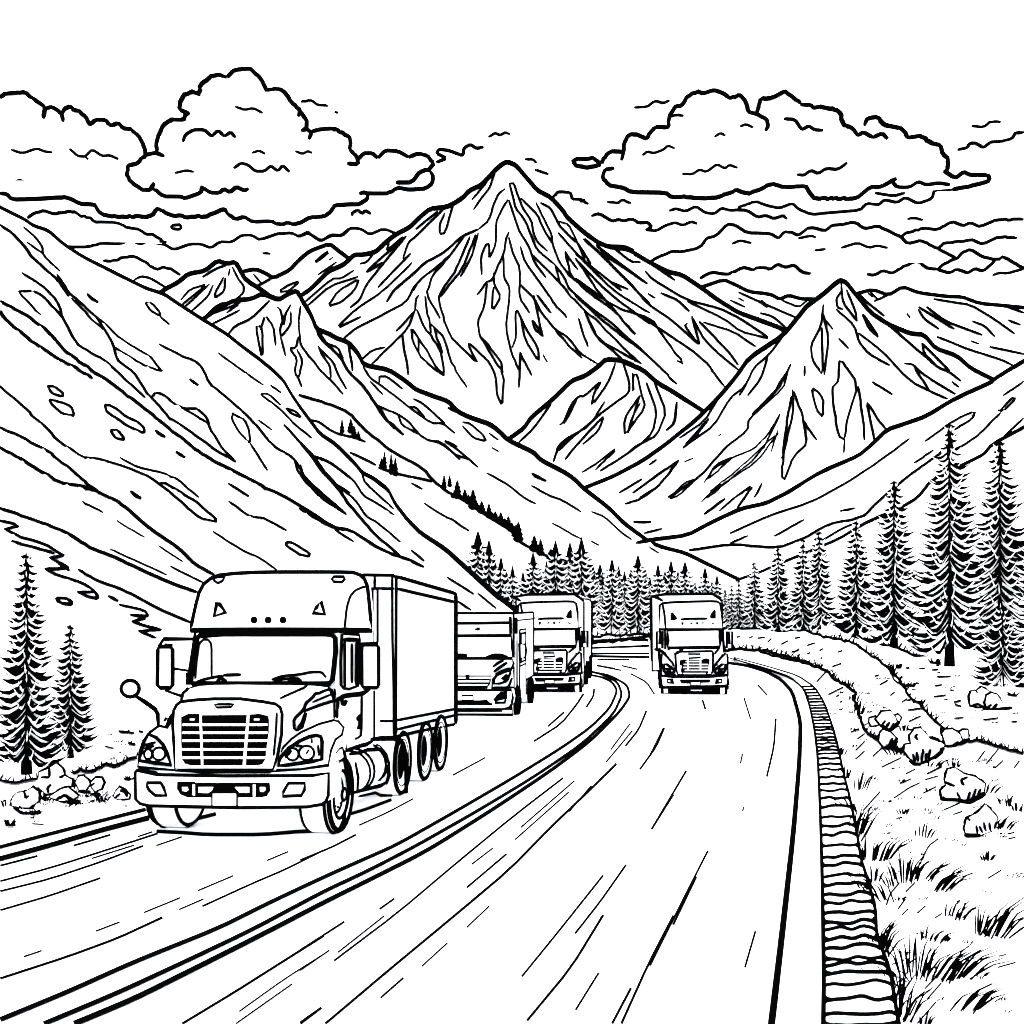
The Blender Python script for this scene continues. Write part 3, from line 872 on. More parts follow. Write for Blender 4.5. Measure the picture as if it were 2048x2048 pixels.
cloud('cloud', 'low falling cloud line between the left slope and the low pointed peak', 8450, None, lines('A6 570,1443 640,1440 670,1420 750,1418 790,1442 865,1490 905,1475 950,1488 995,1518'))
cloud('cloud', 'rising ragged cloud line cut by the right edge, beside the right cumulus', 8900, None, lines('C6 1645,430 1685,422 1700,402 1725,402 1755,422 1785,398 1830,395 1880,382 1895,355 1930,357'))
wis = '''A5 30,1003 70,1015 110,995 140,1010 190,1012
A5 345,1015 390,1010 440,1042 485,1025
A5 570,1120 600,1135 640,1128
A5 1670,1155 1705,1130 1745,1140 1800,1118
A5 1660,565 1710,552 1755,580 1810,583
A6 1850,618 1868,622
A5 945,1250 960,1240 1000,1243 1000,1262 955,1265 945,1250
A5 1415,1395 1440,1385 1465,1400 1495,1398
B6 290,640 290,620 320,610 340,630 360,612 390,630
B5 1040,205 1075,182 1105,198 1135,178 1160,192
B5 1240,325 1285,330 1305,348
B5 1295,385 1335,400 1375,412
B5 1695,562 1755,572 1780,552 1830,570
C5 255,248 310,245 340,220 380,230 405,217
C5 1705,327 1755,333 1790,308 1830,312
C5 1430,727 1465,722 1495,732'''
for k, st in enumerate(lines(wis)):
    cloud('cloud_wisp', 'short thin wisp of cloud, one wavy dark stroke in the open sky', 9000 + 40 * k, None, [st], group='thin wisps of cloud in the open sky')

# ---------------------------------------------------------------- trees
def bough(mb, base, az, L, T, droop, lift, needles, rnd, under=0.0):
    """one drooping bough with an upturned tip: a tapered black blade, higher than wide"""
    d = Vector((math.cos(az), math.sin(az), 0))
    e = Vector((-math.sin(az), math.cos(az), 0))
    n = 6
    i0 = len(mb.v)
    pts = []
    for i in range(n + 1):
        q = i / n
        z = -droop * L * math.sin(min(q * 1.25, 1) * math.pi / 2) + lift * L * max(0, q - .45) ** 1.4
        p = base + d * (L * q) + Vector((0, 0, z))
        th = T * (.45 + .9 * math.sin(math.pi * min(1, q * .9 + .12))) * (1 - q ** 4) + T * .05
        pts.append((p, th))
        mb.v += [p + Vector((0, 0, th)), p + e * th * .7, p - Vector((0, 0, th)), p - e * th * .7]
    for i in range(n):
        a = i0 + i * 4
        for k in range(4):
            k2 = (k + 1) % 4
            mb.f.append((a + k, a + k2, a + 4 + k2, a + 4 + k)); mb.m.append(1)
    mb.f.append((i0, i0 + 1, i0 + 2, i0 + 3)); mb.m.append(1)
    # pale underside hanging below the dark upper edge of the bough
    i1 = len(mb.v)
    for k, (p, th) in enumerate(pts):
        q = k / n
        hang = under * (math.sin(math.pi * min(1, q * .8 + .18)) * (1 - q ** 5) + .02)
        mb.v += [p - Vector((0, 0, th * .8)) + e * th * .25, p - Vector((0, 0, th + hang)), p - Vector((0, 0, th * .8)) - e * th * .25]
    for k in range(n):
        a = i1 + k * 3
        mb.f += [(a, a + 1, a + 4, a + 3), (a + 1, a + 2, a + 5, a + 4)]
        mb.m += [0, 0]
    for j in range(needles):
        p, th = pts[rnd.randint(2, n)]
        s = p + d * rnd.uniform(-.06, .06) * L
        tip = s + d * L * rnd.uniform(.05, .16) + e * L * rnd.uniform(-.1, .1) + Vector((0, 0, rnd.uniform(-.2, .16) * L * .7))
        mb.v += [s + Vector((0, 0, th * .9)), s - Vector((0, 0, th * .9)), s + e * th, tip]
        b = len(mb.v) - 4
        mb.f += [(b, b + 1, b + 3), (b + 1, b + 2, b + 3), (b + 2, b, b + 3)]
        mb.m += [1, 1, 1]

def spruce(loc, h, R, label, seed, layers, nb, needles, thick=.27, bare=.09, group=None, tw=.022):
    rnd = random.Random(seed)
    root = empty('spruce_tree', loc, label, 'tree', group=group)
    root['h'] = h
    L0 = Vector(loc)
    t = MB()
    ring = []
    for z, r in ((-.05, tw * 1.25), (.0, tw * 1.15), (.12, tw * .9), (.2, tw * .55), (.5, tw * .36), (.85, tw * .34), (1.0, tw * .2)):
        ring.append((z, r))
    t.tube([L0 + Vector((0, 0, h * z)) for z, r in ring], [h * r for z, r in ring], m=1, n=8)
    t.build('trunk', root)
    c = MB()
    sp = h * (1 - bare) / layers
    for i in range(layers):
        f = (i + .35) / layers
        z = h * (1 - f * (1 - bare))
        r = R * (.13 + .92 * f ** .75) * (1 - .12 * max(0, f - .9) * 10)
        off = rnd.uniform(0, 6.28)
        if group and f < .13:
            continue
        k = nb if f > .2 else max(4, nb - 2)
        for b in range(k):
            az = off + 6.283 * b / k + rnd.uniform(-.3, .3)
            L = r * rnd.uniform(.78, 1.12)
            bough(c, L0 + Vector((0, 0, z + rnd.uniform(-.1, .1) * sp)), az, L, sp * thick * rnd.uniform(.6, 1.15) * (.55 + .45 * min(1, f * 2)) + .55 * L0.y / F,
                  rnd.uniform(.34, .5), rnd.uniform(.5, .75), needles, rnd, sp * .33)
    spire = [(1.0, .08), (.95, .4), (.88, .8), (.82, 1.0), (.78, .4)] if group else [(1.0, .1), (.97, .5), (.92, .9), (.86, .5), (.8, .2)]
    c.tube([L0 + Vector((0, 0, h * z)) for z, r in spire], [r * R * (.17 if group else .1) for z, r in spire], m=1, n=6)
    c.build('crown', root)
    return root

def tree_at(u, vtop, vbase, hw, label, seed, layers, nb=7, needles=3, group=None, **k):
    p = gnd(u, vbase)
    return spruce(p, (vbase - vtop) * p.y / F, hw * p.y / F, label, seed, layers, nb, needles, group=group, **k)

# the two spruces by the left road edge
tree_at(53, 1106, 1546, 76, 'tall spruce at the left edge behind the pile of pale rocks', 1, 27, 6, 3, thick=.33)
tree_at(141, 1249, 1514, 60, 'shorter spruce between the tall left spruce and the nearest truck', 2, 20, 6, 3, thick=.33)
# the big spruces on the right verge
tree_at(1899, 847, 1332, 98, 'tallest spruce on the right, with a thick bare trunk foot', 3, 34, 6, 3, thick=.3, bare=.12, tw=.019)
tree_at(2000, 880, 1322, 92, 'tall spruce at the right edge beside the tallest one', 4, 31, 6, 2, thick=.31)
tree_at(2005, 1212, 1372, 72, 'short wide spruce standing in front of the tall one at the right edge', 5, 14, 7, 3, thick=.36, bare=.13)
tree_at(1788, 958, 1292, 74, 'tall spruce just left of the tallest one on the right', 6, 25, 6, 3, thick=.33)
tree_at(1713, 1041, 1275, 58, 'medium spruce, third in the rising row right of the last truck', 7, 20, 6, 3, thick=.33)
tree_at(1638, 1062, 1259, 46, 'slim medium spruce with a thin top against the right hill', 8, 18, 6, 3, thick=.33)
tree_at(1606, 1078, 1262, 40, 'slim spruce half hidden behind its taller right neighbour', 9, 17, 6, 3, thick=.33)
tree_at(1556, 1095, 1263, 44, 'spruce in the right row whose top reaches the foot of the hill edge', 10, 17, 6, 3, thick=.33)
tree_at(1509, 1123, 1256, 36, 'small spruce in the right row at the low end of the hill edge', 11, 14, 6, 2, thick=.27)
tree_at(1478, 1160, 1256, 24, 'narrow short spruce beside the mirror of the last truck', 12, 11, 6, 2, thick=.27)
tree_at(1463, 1169, 1256, 20, 'narrowest short spruce right behind the last truck', 13, 10, 6, 2, thick=.27)
tree_at(2078, 1010, 1330, 70, 'spruce cut by the right edge, only its boughs in view', 14, 24, 5, 2, thick=.25)

# the far row: copies of three trees, all of one look
proto = []
P0 = gnd(1275, 1265)
for s, (hh, rr, ly) in enumerate(((158, 44, 15), (150, 38, 14), (140, 32, 13))):
    u = (1276, 1224, 1316)[s]
    proto.append(tree_at(u, 1265 - hh, 1265, rr, 'dark spruce in the dense far row across the valley behind the trucks', 40 + s, ly, 7, 1,
                         group='spruces of the far row behind the trucks', thick=.27))
far_row = [(956, 1060, 1262, 0), (978, 1077, 1264, 1), (1002, 1111, 1266, 2), (1025, 1129, 1266, 2), (1066, 1102, 1262, 0), (1111, 1079, 1261, 1),
           (1140, 1082, 1258, 1), (1163, 1073, 1262, 0), (1186, 1135, 1258, 2), (1093, 1120, 1258, 2), (1342, 1118, 1262, 1),
           (1370, 1121, 1264, 0), (1410, 1132, 1264, 1), (1434, 1147, 1262, 2), (1249, 1140, 1258, 2), (1300, 1150, 1257, 2), (1205, 1150, 1257, 2), (1390, 1160, 1257, 2), (1046, 1140, 1258, 2), (1080, 1140, 1256, 0), (1127, 1130, 1256, 0), (1150, 1125, 1256, 1), (1200, 1125, 1256, 0), (1237, 1130, 1256, 0), (1262, 1135, 1256, 1), (1290, 1135, 1256, 0), (1330, 1140, 1256, 0), (1356, 1140, 1256, 1), (1424, 1160, 1256, 0), (1450, 1175, 1256, 0), (966, 1110, 1260, 0), (990, 1120, 1260, 0), (1013, 1140, 1260, 0)]
for i, (u, vt, vb, k) in enumerate(far_row):
    o = copy_tree(proto[k])
    p = gnd(u, vb)
    h = (vb - vt) * p.y / F
    s = h / o['h']
    o.location = p
    o.rotation_euler = (0, 0, i * 1.7)
    o.scale = (s * 1.05, s * 1.05, s)

# tiny spruces on the far ridge
rb = BVHTree.FromObject(RIDGE, bpy.context.evaluated_depsgraph_get())
tiny = [(232, 455, 75, 13), (280, 455, 72, 18), (298, 478, 60, 15), (322, 490, 42, 14), (450, 655, 55, 16), (466, 655, 90, 14), (503, 680, 105, 14), (526, 690, 92, 16), (795, 765, 75, 14), (826, 752, 60, 13),
        (868, 815, 92, 22), (850, 815, 30, 20), (910, 830, 60, 18), (955, 875, 102, 24), (930, 850, 50, 16), (1003, 900, 62, 22), (980, 885, 40, 16), (1043, 925, 75, 18), (1078, 945, 52, 20), (1108, 960, 62, 20),
        (1060, 935, 40, 18), (1130, 970, 40, 18), (1150, 985, 65, 20), (1170, 1005, 50, 20), (1205, 1055, 100, 26), (1190, 1030, 60, 22), (1293, 1110, 82, 24), (1328, 1130, 82, 20), (1310, 1115, 40, 20), (1385, 1155, 55, 24),
        (1400, 1160, 60, 20), (1618, 1275, 78, 18)]
tm = None
for i, (x, y, hh, ww) in enumerate(tiny):
    (u, v), = px('M', [(x, y)])
    p = drop(rb, u, v, 600)
    p = p + (EYE - p).normalized() * 2
    h, r = hh * 1.15 * K7 * p.y / F, ww * .5 * K7 * p.y / F * 2.6
    if tm is None:
        mb = MB()
        rnd = random.Random(3)
        prof = [(-.08, .3)] + [(k / 9, (1 - (k / 9) ** 1.6) * (1.0 if k % 2 else .72) + .02) for k in range(0, 10)]
        for (z0, r0), (z1, r1) in zip(prof, prof[1:]):
            for a in range(8):
                a0, a1 = a * math.pi / 4, (a + 1) * math.pi / 4
                mb.face([(r0 * math.cos(a0), r0 * math.sin(a0), z0), (r0 * math.cos(a1), r0 * math.sin(a1), z0), (r1 * math.cos(a1), r1 * math.sin(a1), z1), (r1 * math.cos(a0), r1 * math.sin(a0), z1)], 1)
        o = mb.build('spruce_tree')
        tm = o
    else:
        o = tm.copy()
        C.objects.link(o)
    o.location = p
    o.scale = (r, r, h)
    tag(o, 'tiny dark spruce on the edge of the far rocky ridge', 'tree', 'tiny spruces along the far ridge')

# ---------------------------------------------------------------- rocks
def rock(label, tile, outline, inner, vb, w=5.5, deep=.55):
    out = resample(px(tile, outline) + px(tile, outline)[:1], 12)[:-1]
    base = max(p[1] for p in out)
    Y = gnd(0, vb).y
    cu = sum(p[0] for p in out) / len(out)
    cv = sum(p[1] for p in out) / len(out)
    span = (max(p[0] for p in out) - min(p[0] for p in out)) / F * Y
    mb = MB()
    n = len(out)
    rings = [(1.0, 0), (.9, .42), (.7, .72), (.4, .93)]
    rnd = random.Random(int(cu))
    for sg in (-1, 1):
        i0 = len(mb.v)
        for s, hgt in rings:
            for u, v in out:
                mb.v.append(at(cu + (u - cu) * s, cv + (v - cv) * s, Y) + Vector((0, sg * span * .5 * deep * hgt * rnd.uniform(.85, 1.1), 0)))
        mb.v.append(at(cu, cv, Y) + Vector((0, sg * span * .5 * deep, 0)))
        for r in range(len(rings) - 1):
            for k in range(n):
                a, b = i0 + r * n + k, i0 + r * n + (k + 1) % n
                mb.f.append((a, b, b + n, a + n)); mb.m.append(0)
        a = i0 + (len(rings) - 1) * n
        for k in range(n):
            mb.f.append((a + k, a + (k + 1) % n, len(mb.v) - 1)); mb.m.append(0)
    bv = mb.bvh()
    jag = resample(out, 6)
    mb.ink([at(u + rnd.uniform(-1.6, 1.6), v + rnd.uniform(-1.6, 1.6), Y) for u, v in jag], w, True)
    if inner:
        ink_on(mb, bv, lines(inner), Y, step=5)
    o = mb.build('rock', origin=gnd(cu, vb))
    return tag(o, label, 'rock')

sv = lambda y: TILE['S'][1] + TILE['S'][2] * y
pv = lambda y: TILE['P'][1] + TILE['P'][2] * y
rock('rounded white rock, left one of the pair under the right-hand spruces', 'S', '1650,285 1648,235 1655,212 1685,208 1710,190 1745,210 1760,235 1730,255 1728,285 1700,295', 'S4 1690,225 1680,205;S4 1655,285 1690,275 1720,290', sv(298))
rock('smaller low white rock, right one of the pair under the right-hand spruces', 'S', '1728,270 1735,235 1760,220 1790,228 1815,270 1830,295 1760,308 1735,295', 'S5 1740,300 1765,280;S5 1770,300 1790,275;S6 1720,300 1750,312 1870,298', sv(306))
rock('broad white rock with a grassy foot beside the kerb bend', 'S', '1165,355 1195,318 1240,314 1265,345 1275,375 1245,415 1190,388', 'S5 1200,385 1215,365;S5 1220,395 1235,370;S5 1240,410 1255,375;S7 1190,390 1245,413 1290,370', sv(412))
rock('little white stone leaning on the left of the broad rock at the kerb bend', 'S', '1130,350 1160,345 1178,370 1185,385 1140,392 1128,370', '', sv(394))
rock('little white stone on the right of the broad rock at the kerb bend', 'S', '1262,340 1280,328 1298,350 1285,375 1268,372', '', sv(385))
rock('half buried white rock in the grass below the broad rock', 'S', '1180,470 1185,430 1200,410 1240,425 1275,460 1260,500 1205,500', 'S7 1215,500 1245,480 1275,455;S4 1235,480 1250,455', sv(502))
rock('largest white rock, with grass drawn over its foot, in the middle of the right verge', 'S', '1340,560 1310,520 1315,490 1345,485 1340,440 1365,405 1395,403 1440,450 1490,468 1520,490 1500,530 1450,560 1380,590', 'S5 1385,435 1372,450 1385,465;S6 1440,455 1500,475;S5 1370,575 1360,535;S5 1385,570 1378,525;S5 1400,575 1408,510;S5 1420,565 1425,530;S5 1435,555 1448,510;S7 1340,570 1370,592 1440,570 1520,505', sv(590))
rock('rounded white stone behind the right shoulder of the largest rock', 'S', '1505,430 1520,410 1560,408 1600,435 1610,465 1570,495 1525,490', 'S4 1500,400 1510,440;S4 1560,490 1590,470', sv(497))
rock('small upright white stone right of the stone behind the largest rock', 'S', '1595,425 1610,408 1640,408 1645,460 1615,465', '', sv(470))
rock('long pointed white boulder with a curl mark, on the right verge', 'S', '1505,765 1500,725 1525,700 1520,670 1535,615 1570,605 1620,640 1680,655 1730,690 1720,740 1640,785 1600,770', 'S6 1530,680 1550,690 1575,703;S5 1635,660 1605,670 1610,690 1620,700;S4 1600,760 1585,735;S4 1640,770 1650,730;S4 1665,760 1680,715;S4 1690,745 1705,715;S9 1500,768 1590,770 1625,785 1725,735', sv(780))
rock('triangular white boulder with grass at its foot, lowest of the rocks on the right', 'S', '1625,945 1620,920 1632,870 1665,850 1690,840 1730,795 1755,820 1790,860 1795,905 1760,935 1700,955', 'S6 1640,870 1655,880;S4 1690,945 1685,905;S4 1715,940 1700,910;S4 1735,930 1720,890;S4 1755,930 1750,890;S4 1775,920 1785,885;S8 1625,958 1705,955', sv(958))
rock('rounded white rock at the front of the left rock pile', 'P', '72,600 80,580 105,552 150,548 200,520 235,545 235,600 190,640 130,640 75,630', 'P5 150,555 155,585 175,570;P6 80,640 130,675 200,680 240,660;P4 175,640 200,620;P4 120,630 130,640', pv(672))
rock('largest white rock in the left rock pile, with a knob on top', 'P', '230,500 235,430 290,410 340,375 375,405 390,450 435,475 430,510 380,520 330,550 280,560 235,520', 'P5 300,410 298,460 250,460;P5 350,460 380,455;P5 305,500 285,520 290,545', pv(570))
rock('low white rock in the grass under the largest rock of the left pile', 'P', '300,575 330,555 370,530 410,520 440,545 470,570 430,600 360,600', 'P6 340,590 390,565 440,600;P7 400,610 480,605', pv(608))
rock('round white rock right of the largest rock in the left pile', 'P', '450,490 470,455 500,450 530,475 540,500 515,540 480,545', 'P4 440,470 445,530;P6 470,545 540,550', pv(556))
rock('upright white stone at the right end of the left rock pile', 'P', '545,490 575,462 610,462 622,490 605,530 570,545 550,520', 'P6 540,560 600,570;P5 565,495 545,510', pv(572))
rock('tiny triangular white stone alone near the front wheel of the nearest truck', 'P', '680,575 690,545 715,520 745,535 780,565 775,585 700,590', 'P6 715,540 745,550 755,575;P5 690,580 720,560', pv(592))

# ---------------------------------------------------------------- grass
def blade(mb, base, tip, bend, w):
    """one thin tapering blade of grass standing on the ground"""
    base, tip = Vector(base), Vector(tip)
    mid = base.lerp(tip, .55) + bend
    P = [base, base.lerp(mid, .6) + bend * .1, mid, tip]
    mb.tube(P, [w, w * 1.05, w * .75, w * .22], m=1, n=4)

def tuft(mb, tile, bx, by, hgt, spread, n, lean=0, w=3.4, seed=0):
    """a fan of blades rooted at one spot; hgt and spread in tile pixels"""
    rnd = random.Random(seed)
    k = TILE[tile][2]
    (u, v), = px(tile, [(bx, by)])
    g = gnd(u, v)
    s = k * g.y / F
    n = max(4, int(n * .85)) if n > 6 else n
    hgt *= 1.25
    for i in range(n):
        a = (i + .5) / n * 2 - 1 + rnd.uniform(-.15, .15)
        hh = hgt * rnd.uniform(.6, 1.05) * (1 - .25 * abs(a))
        dx = (a * spread + lean * hgt * rnd.uniform(.7, 1.15))
        b = g + Vector((a * spread * (.75 + .5 * abs(lean)) * s + lean * rnd.uniform(-.1, .1) * hgt * s, rnd.uniform(-.8, .8) * spread * s, -.01))
        tip = b + Vector((dx * s, rnd.uniform(-.5, .5) * spread * s, hh * s))
        blade(mb, b, tip, Vector((-dx * .12 * s, 0, hh * .12 * s)), (w + WADD) * .5 * g.y / F)
    return g

big_tufts = [
 ('long grass tuft spilling over the kerb edge halfway along it', 1072, 955, 175, 50, 12, .35),
 ('spiky grass tuft on the kerb side, just below the long spilling one', 1130, 1075, 120, 55, 12, .1),
 ('windswept grass tuft leaning right, beside the spiky one on the kerb side', 1205, 1080, 120, 50, 11, .7),
 ('dense upright grass tuft in the middle of the lower verge', 1310, 1190, 140, 75, 17, 0),
 ('leaning grass tuft just right of the dense upright one', 1400, 1180, 110, 60, 14, .75),
 ('grass tuft with a black root, leaning right above the tall bushy tufts', 1500, 1240, 125, 40, 14, .95),
 ('drooping grass tuft hanging left over the kerb stones', 1185, 1290, 130, 50, 14, -.75),
 ('tallest grass tuft, standing upright near the foot of the kerb', 1360, 1680, 200, 90, 17, 0),
 ('bushy grass tuft leaning right beside the tallest tuft', 1470, 1690, 150, 70, 16, .8),
 ('wide grass tuft with long blades leaning right, low on the verge', 1570, 1700, 170, 80, 15, 1.0),
 ('tall upright grass tuft near the right edge', 1705, 1460, 170, 40, 9, .1),
 ('arching grass tuft bending right at the right edge', 1770, 1475, 180, 50, 15, .75),
 ('short ragged grass tuft between the leaning tufts and the right edge', 1585, 1380, 85, 50, 13, .6),
 ('flat grass tuft bent far right in the bottom right corner', 1640, 1860, 130, 50, 12, 1.2),
 ('curved grass tuft rooted at the lower kerb end', 1285, 1900, 210, 55, 13, .5),
 ('grass tuft leaning right over the kerb near its lower end', 1190, 1560, 160, 40, 12, .4),
 ('hanging grass tuft low on the kerb, its blades lying left', 1240, 1690, 60, 60, 12, -1.9),
 ('small grass tuft right of the kerb beside the upper long tuft', 1085, 715, 95, 35, 10, .3),
 ('small spiky grass tuft between the kerb and the triangular boulder', 1410, 960, 70, 40, 10, .3),
 ('small spiky grass tuft by the right edge above the triangular boulder', 1845, 800, 65, 38, 11, 0),
 ('small grass tuft below the triangular boulder', 1745, 1085, 50, 35, 9, .2),
 ('little dark grass tuft below the long pointed boulder', 1310, 845, 35, 30, 9, .1),
]
for i, (lab, bx, by, hh, sp, n, lean) in enumerate(big_tufts):
    mb = MB()
    g = tuft(mb, 'S', bx, by, hh, sp, n, lean, w=2.8 if by > 1000 else 2.3, seed=100 + i)
    o = mb.build('grass_tuft', origin=g)
    tag(o, lab, 'grass tuft')

mb = MB()
rnd = random.Random(77)
rough = lines('''
R5 480,1310 560,1298 680,1310 800,1340 950,1395 1060,1475 1115,1510 1110,1550 1130,1620 1170,1700 1250,1775 1350,1800
R4 490,1203 640,1197 740,1215 870,1210 960,1245 1080,1265 1150,1300 1230,1360 1290,1410 1360,1490 1370,1530 1430,1570 1500,1650 1550,1690
R5 1550,1770 1620,1760 1700,1740 1800,1775 1930,1810
R4 1100,1240 1200,1265 1300,1290 1400,1330 1470,1335
S2.5 560,8 700,45 860,85 950,130;S2.5 1230,95 1260,150 1330,205;S3 1150,440 1200,480 1290,520
P4 0,475 80,495 150,475 225,470
P6 440,440 480,415 540,425 640,385 700,390 760,355 815,340
M4 1605,1585 1700,1572 1760,1578 1860,1565 1930,1570
M4 1605,1618 1700,1612 1800,1600 1930,1600
''')
ragged = []
for wd, pts in rough:
    q = resample(pts, 7)
    ragged.append((wd, [(u + rnd.uniform(-2.2, 2.2), v + rnd.uniform(-2, 2)) for u, v in q]))
ribbon(mb, ragged, .01, step=5, sm=False)
for wd, pts in rough:
    for u, v in resample(pts, 10):
        g = gnd(u, v)
        s = g.y / F
        for _ in range(2):
            dx, hh = rnd.uniform(-12, 16), rnd.uniform(6, 19)
            blade(mb, g, g + Vector((dx * s, 0, hh * s)), Vector((0, 0, 0)), 1.9 * s)
# short slanting strokes of flat grass over the verge
strokes = '''S3 1060,520 1110,470;S3 1060,565 1110,520;S3 1150,550 1210,495;S3 1195,605 1300,555;S3 1320,640 1370,615;S3 1260,765 1340,710 1395,685;S3 1410,740 1480,705;S3 1290,690 1350,665;S4 1290,690 1320,670
S3 1420,670 1490,650;S4 1430,640 1510,600;S3 1520,825 1600,790;S3 1565,850 1615,833;S3 1270,870 1305,865;S3 1745,1180 1815,1137;S3 1720,360 1800,350;S3 1570,352 1622,348;S3 1865,370 1900,370
S3 1465,240 1530,232;S3 1470,185 1510,178;S3 1480,138 1555,135;S3 1455,102 1490,100;S3 1850,975 1890,968;S3 1845,950 1885,942;S3 1090,990 1150,880;S3 1100,830 1190,730;S3 1400,1090 1440,1010 1485,978;S3 1320,1250 1370,1200
S3 1280,1340 1320,1285;S3 1300,1370 1335,1335;S3 1380,1360 1425,1320;S3 1470,1385 1510,1360;S3 1800,1582 1840,1573;S3 1795,1640 1890,1613;S3 1420,1750 1500,1665;S3 1430,1805 1505,1720;S3 1340,1890 1380,1810;S3 1380,1930 1480,1815
S3 1220,1320 1240,1260 1290,1200;S3 860,165 910,110;S3 920,230 1000,190;S3 940,85 990,68;S3 960,240 980,230;S3 980,270 995,262;S3 1300,270 1330,250;S3 1185,180 1230,155;S3 1160,135 1185,128;S3 1240,235 1265,215
S3 1330,310 1400,300;S3 1335,370 1400,340;S3 1035,425 1080,405;S3 1070,460 1110,430;S3 880,45 890,38;S3 760,30 775,22;S3 730,10 770,0;S3 810,20 830,12;S3 970,10 995,2;S3 1690,575 1730,520;S3 1735,590 1800,510;S3 1780,610 1825,570;S3 1880,610 1910,570
R3 600,1250 620,1240;R3 690,1270 710,1250;R3 755,1280 790,1262;R3 820,1250 850,1245;R3 880,1285 920,1272;R3 640,1250 680,1245;R3 540,1245 560,1240;R3 940,1310 960,1300;R3 830,1310 845,1300
P3 625,275 680,288;P3 190,738 262,742;P5 705,185 760,190 800,198;P5 825,185 855,190;P6 765,255 810,268;P5 745,465 785,472
P5 30,745 95,745;R5 1475,1365 1530,1372;R5 1310,1390 1340,1390;R5 1360,1395 1378,1392;R5 1780,1475 1805,1475;R5 1850,1520 1900,1528;R4 1590,1560 1630,1550;R4 1595,1570 1630,1580'''
ribbon(mb, [(w * .7, p) for w, p in lines(strokes)], .012, step=10)
for t, bx, by, hh, sp, n, ln in [('P', 60, 745, 40, 35, 9, 0), ('P', 780, 265, 25, 20, 7, 0), ('P', 765, 475, 30, 25, 8, 0), ('P', 740, 195, 20, 30, 7, 0), ('R', 1500, 1368, 25, 25, 7, 0), ('R', 1325, 1390, 20, 16, 6, 0),
                              ('R', 1880, 1525, 20, 25, 6, 0), ('S', 1010, 660, 60, 30, 9, 0), ('S', 985, 540, 50, 25, 8, .2), ('S', 1035, 830, 50, 40, 10, -.6), ('S', 1750, 735, 50, 30, 8, .6), ('S', 1820, 920, 60, 35, 9, .6),
                              ('S', 1280, 540, 50, 60, 10, 0), ('S', 1470, 600, 50, 30, 7, .8), ('S', 1570, 600, 40, 30, 8, 0), ('S', 1240, 1215, 70, 25, 8, -.4), ('S', 1450, 1495, 65, 50, 11, .6), ('S', 1525, 1500, 30, 15, 4, .6),
                              ('S', 1080, 330, 70, 25, 8, .2), ('S', 1050, 260, 40, 20, 6, .3), ('S', 1030, 190, 40, 15, 6, .2), ('S', 1340, 190, 30, 25, 7, .4), ('S', 1255, 120, 45, 12, 5, 0), ('S', 1400, 275, 30, 20, 6, .3),
                              ('S', 1310, 415, 40, 20, 7, .1), ('P', 30, 630, 40, 30, 7, -.3), ('P', 610, 600, 35, 35, 9, .1), ('P', 440, 620, 40, 40, 10, 0), ('P', 270, 600, 50, 30, 8, 0), ('P', 215, 680, 35, 30, 8, 0), ('S', 1900, 830, 50, 20, 6, 0), ('S', 1420, 1930, 60, 25, 6, .3), ('S', 1040, 840, 90, 35, 8, -.7), ('S', 1075, 940, 100, 30, 8, .5), ('S', 1110, 1220, 80, 40, 9, -.8), ('S', 1160, 1190, 90, 30, 7, .1), ('S', 1185, 1570, 110, 40, 9, -.6), ('S', 1245, 1730, 100, 40, 9, -1.0), ('S', 1300, 1880, 240, 30, 6, .1), ('S', 1270, 1760, 150, 40, 6, -.2), ('S', 1200, 1540, 150, 20, 5, .35)]:
    tuft(mb, t, bx, by, hh, sp, n, ln, w=3, seed=int(bx + by))
scr = random.Random(9)
for t, x0, x1, y0, y1, n, hh in (('S', 1130, 1900, 560, 1000, 40, 24), ('S', 1230, 1900, 1000, 1900, 26, 34), ('S', 900, 1300, 120, 520, 34, 16), ('S', 1330, 1900, 60, 420, 40, 14), ('P', 10, 780, 590, 730, 26, 20), ('P', 230, 640, 540, 620, 40, 26), ('P', 640, 800, 180, 480, 12, 16)):
    for _ in range(n):
        x, y = scr.uniform(x0, x1), scr.uniform(y0, y1)
        if t == 'S' and x < 1130 + (y - 1000) * .16 and y > 600:
            continue
        if t == 'P' and y > 640 and x > 300:
            continue
        tuft(mb, t, x, y, hh * scr.uniform(.4, 1), hh * scr.uniform(.5, 1.2), scr.choice((2, 4, 5, 6)), scr.uniform(-.1, .9), w=1.2, seed=int(x * 7 + y))
o = mb.build('grass')
tag(o, 'dark ragged grass edges, short grass strokes and small tufts scattered over the verges', 'grass', kind='stuff')

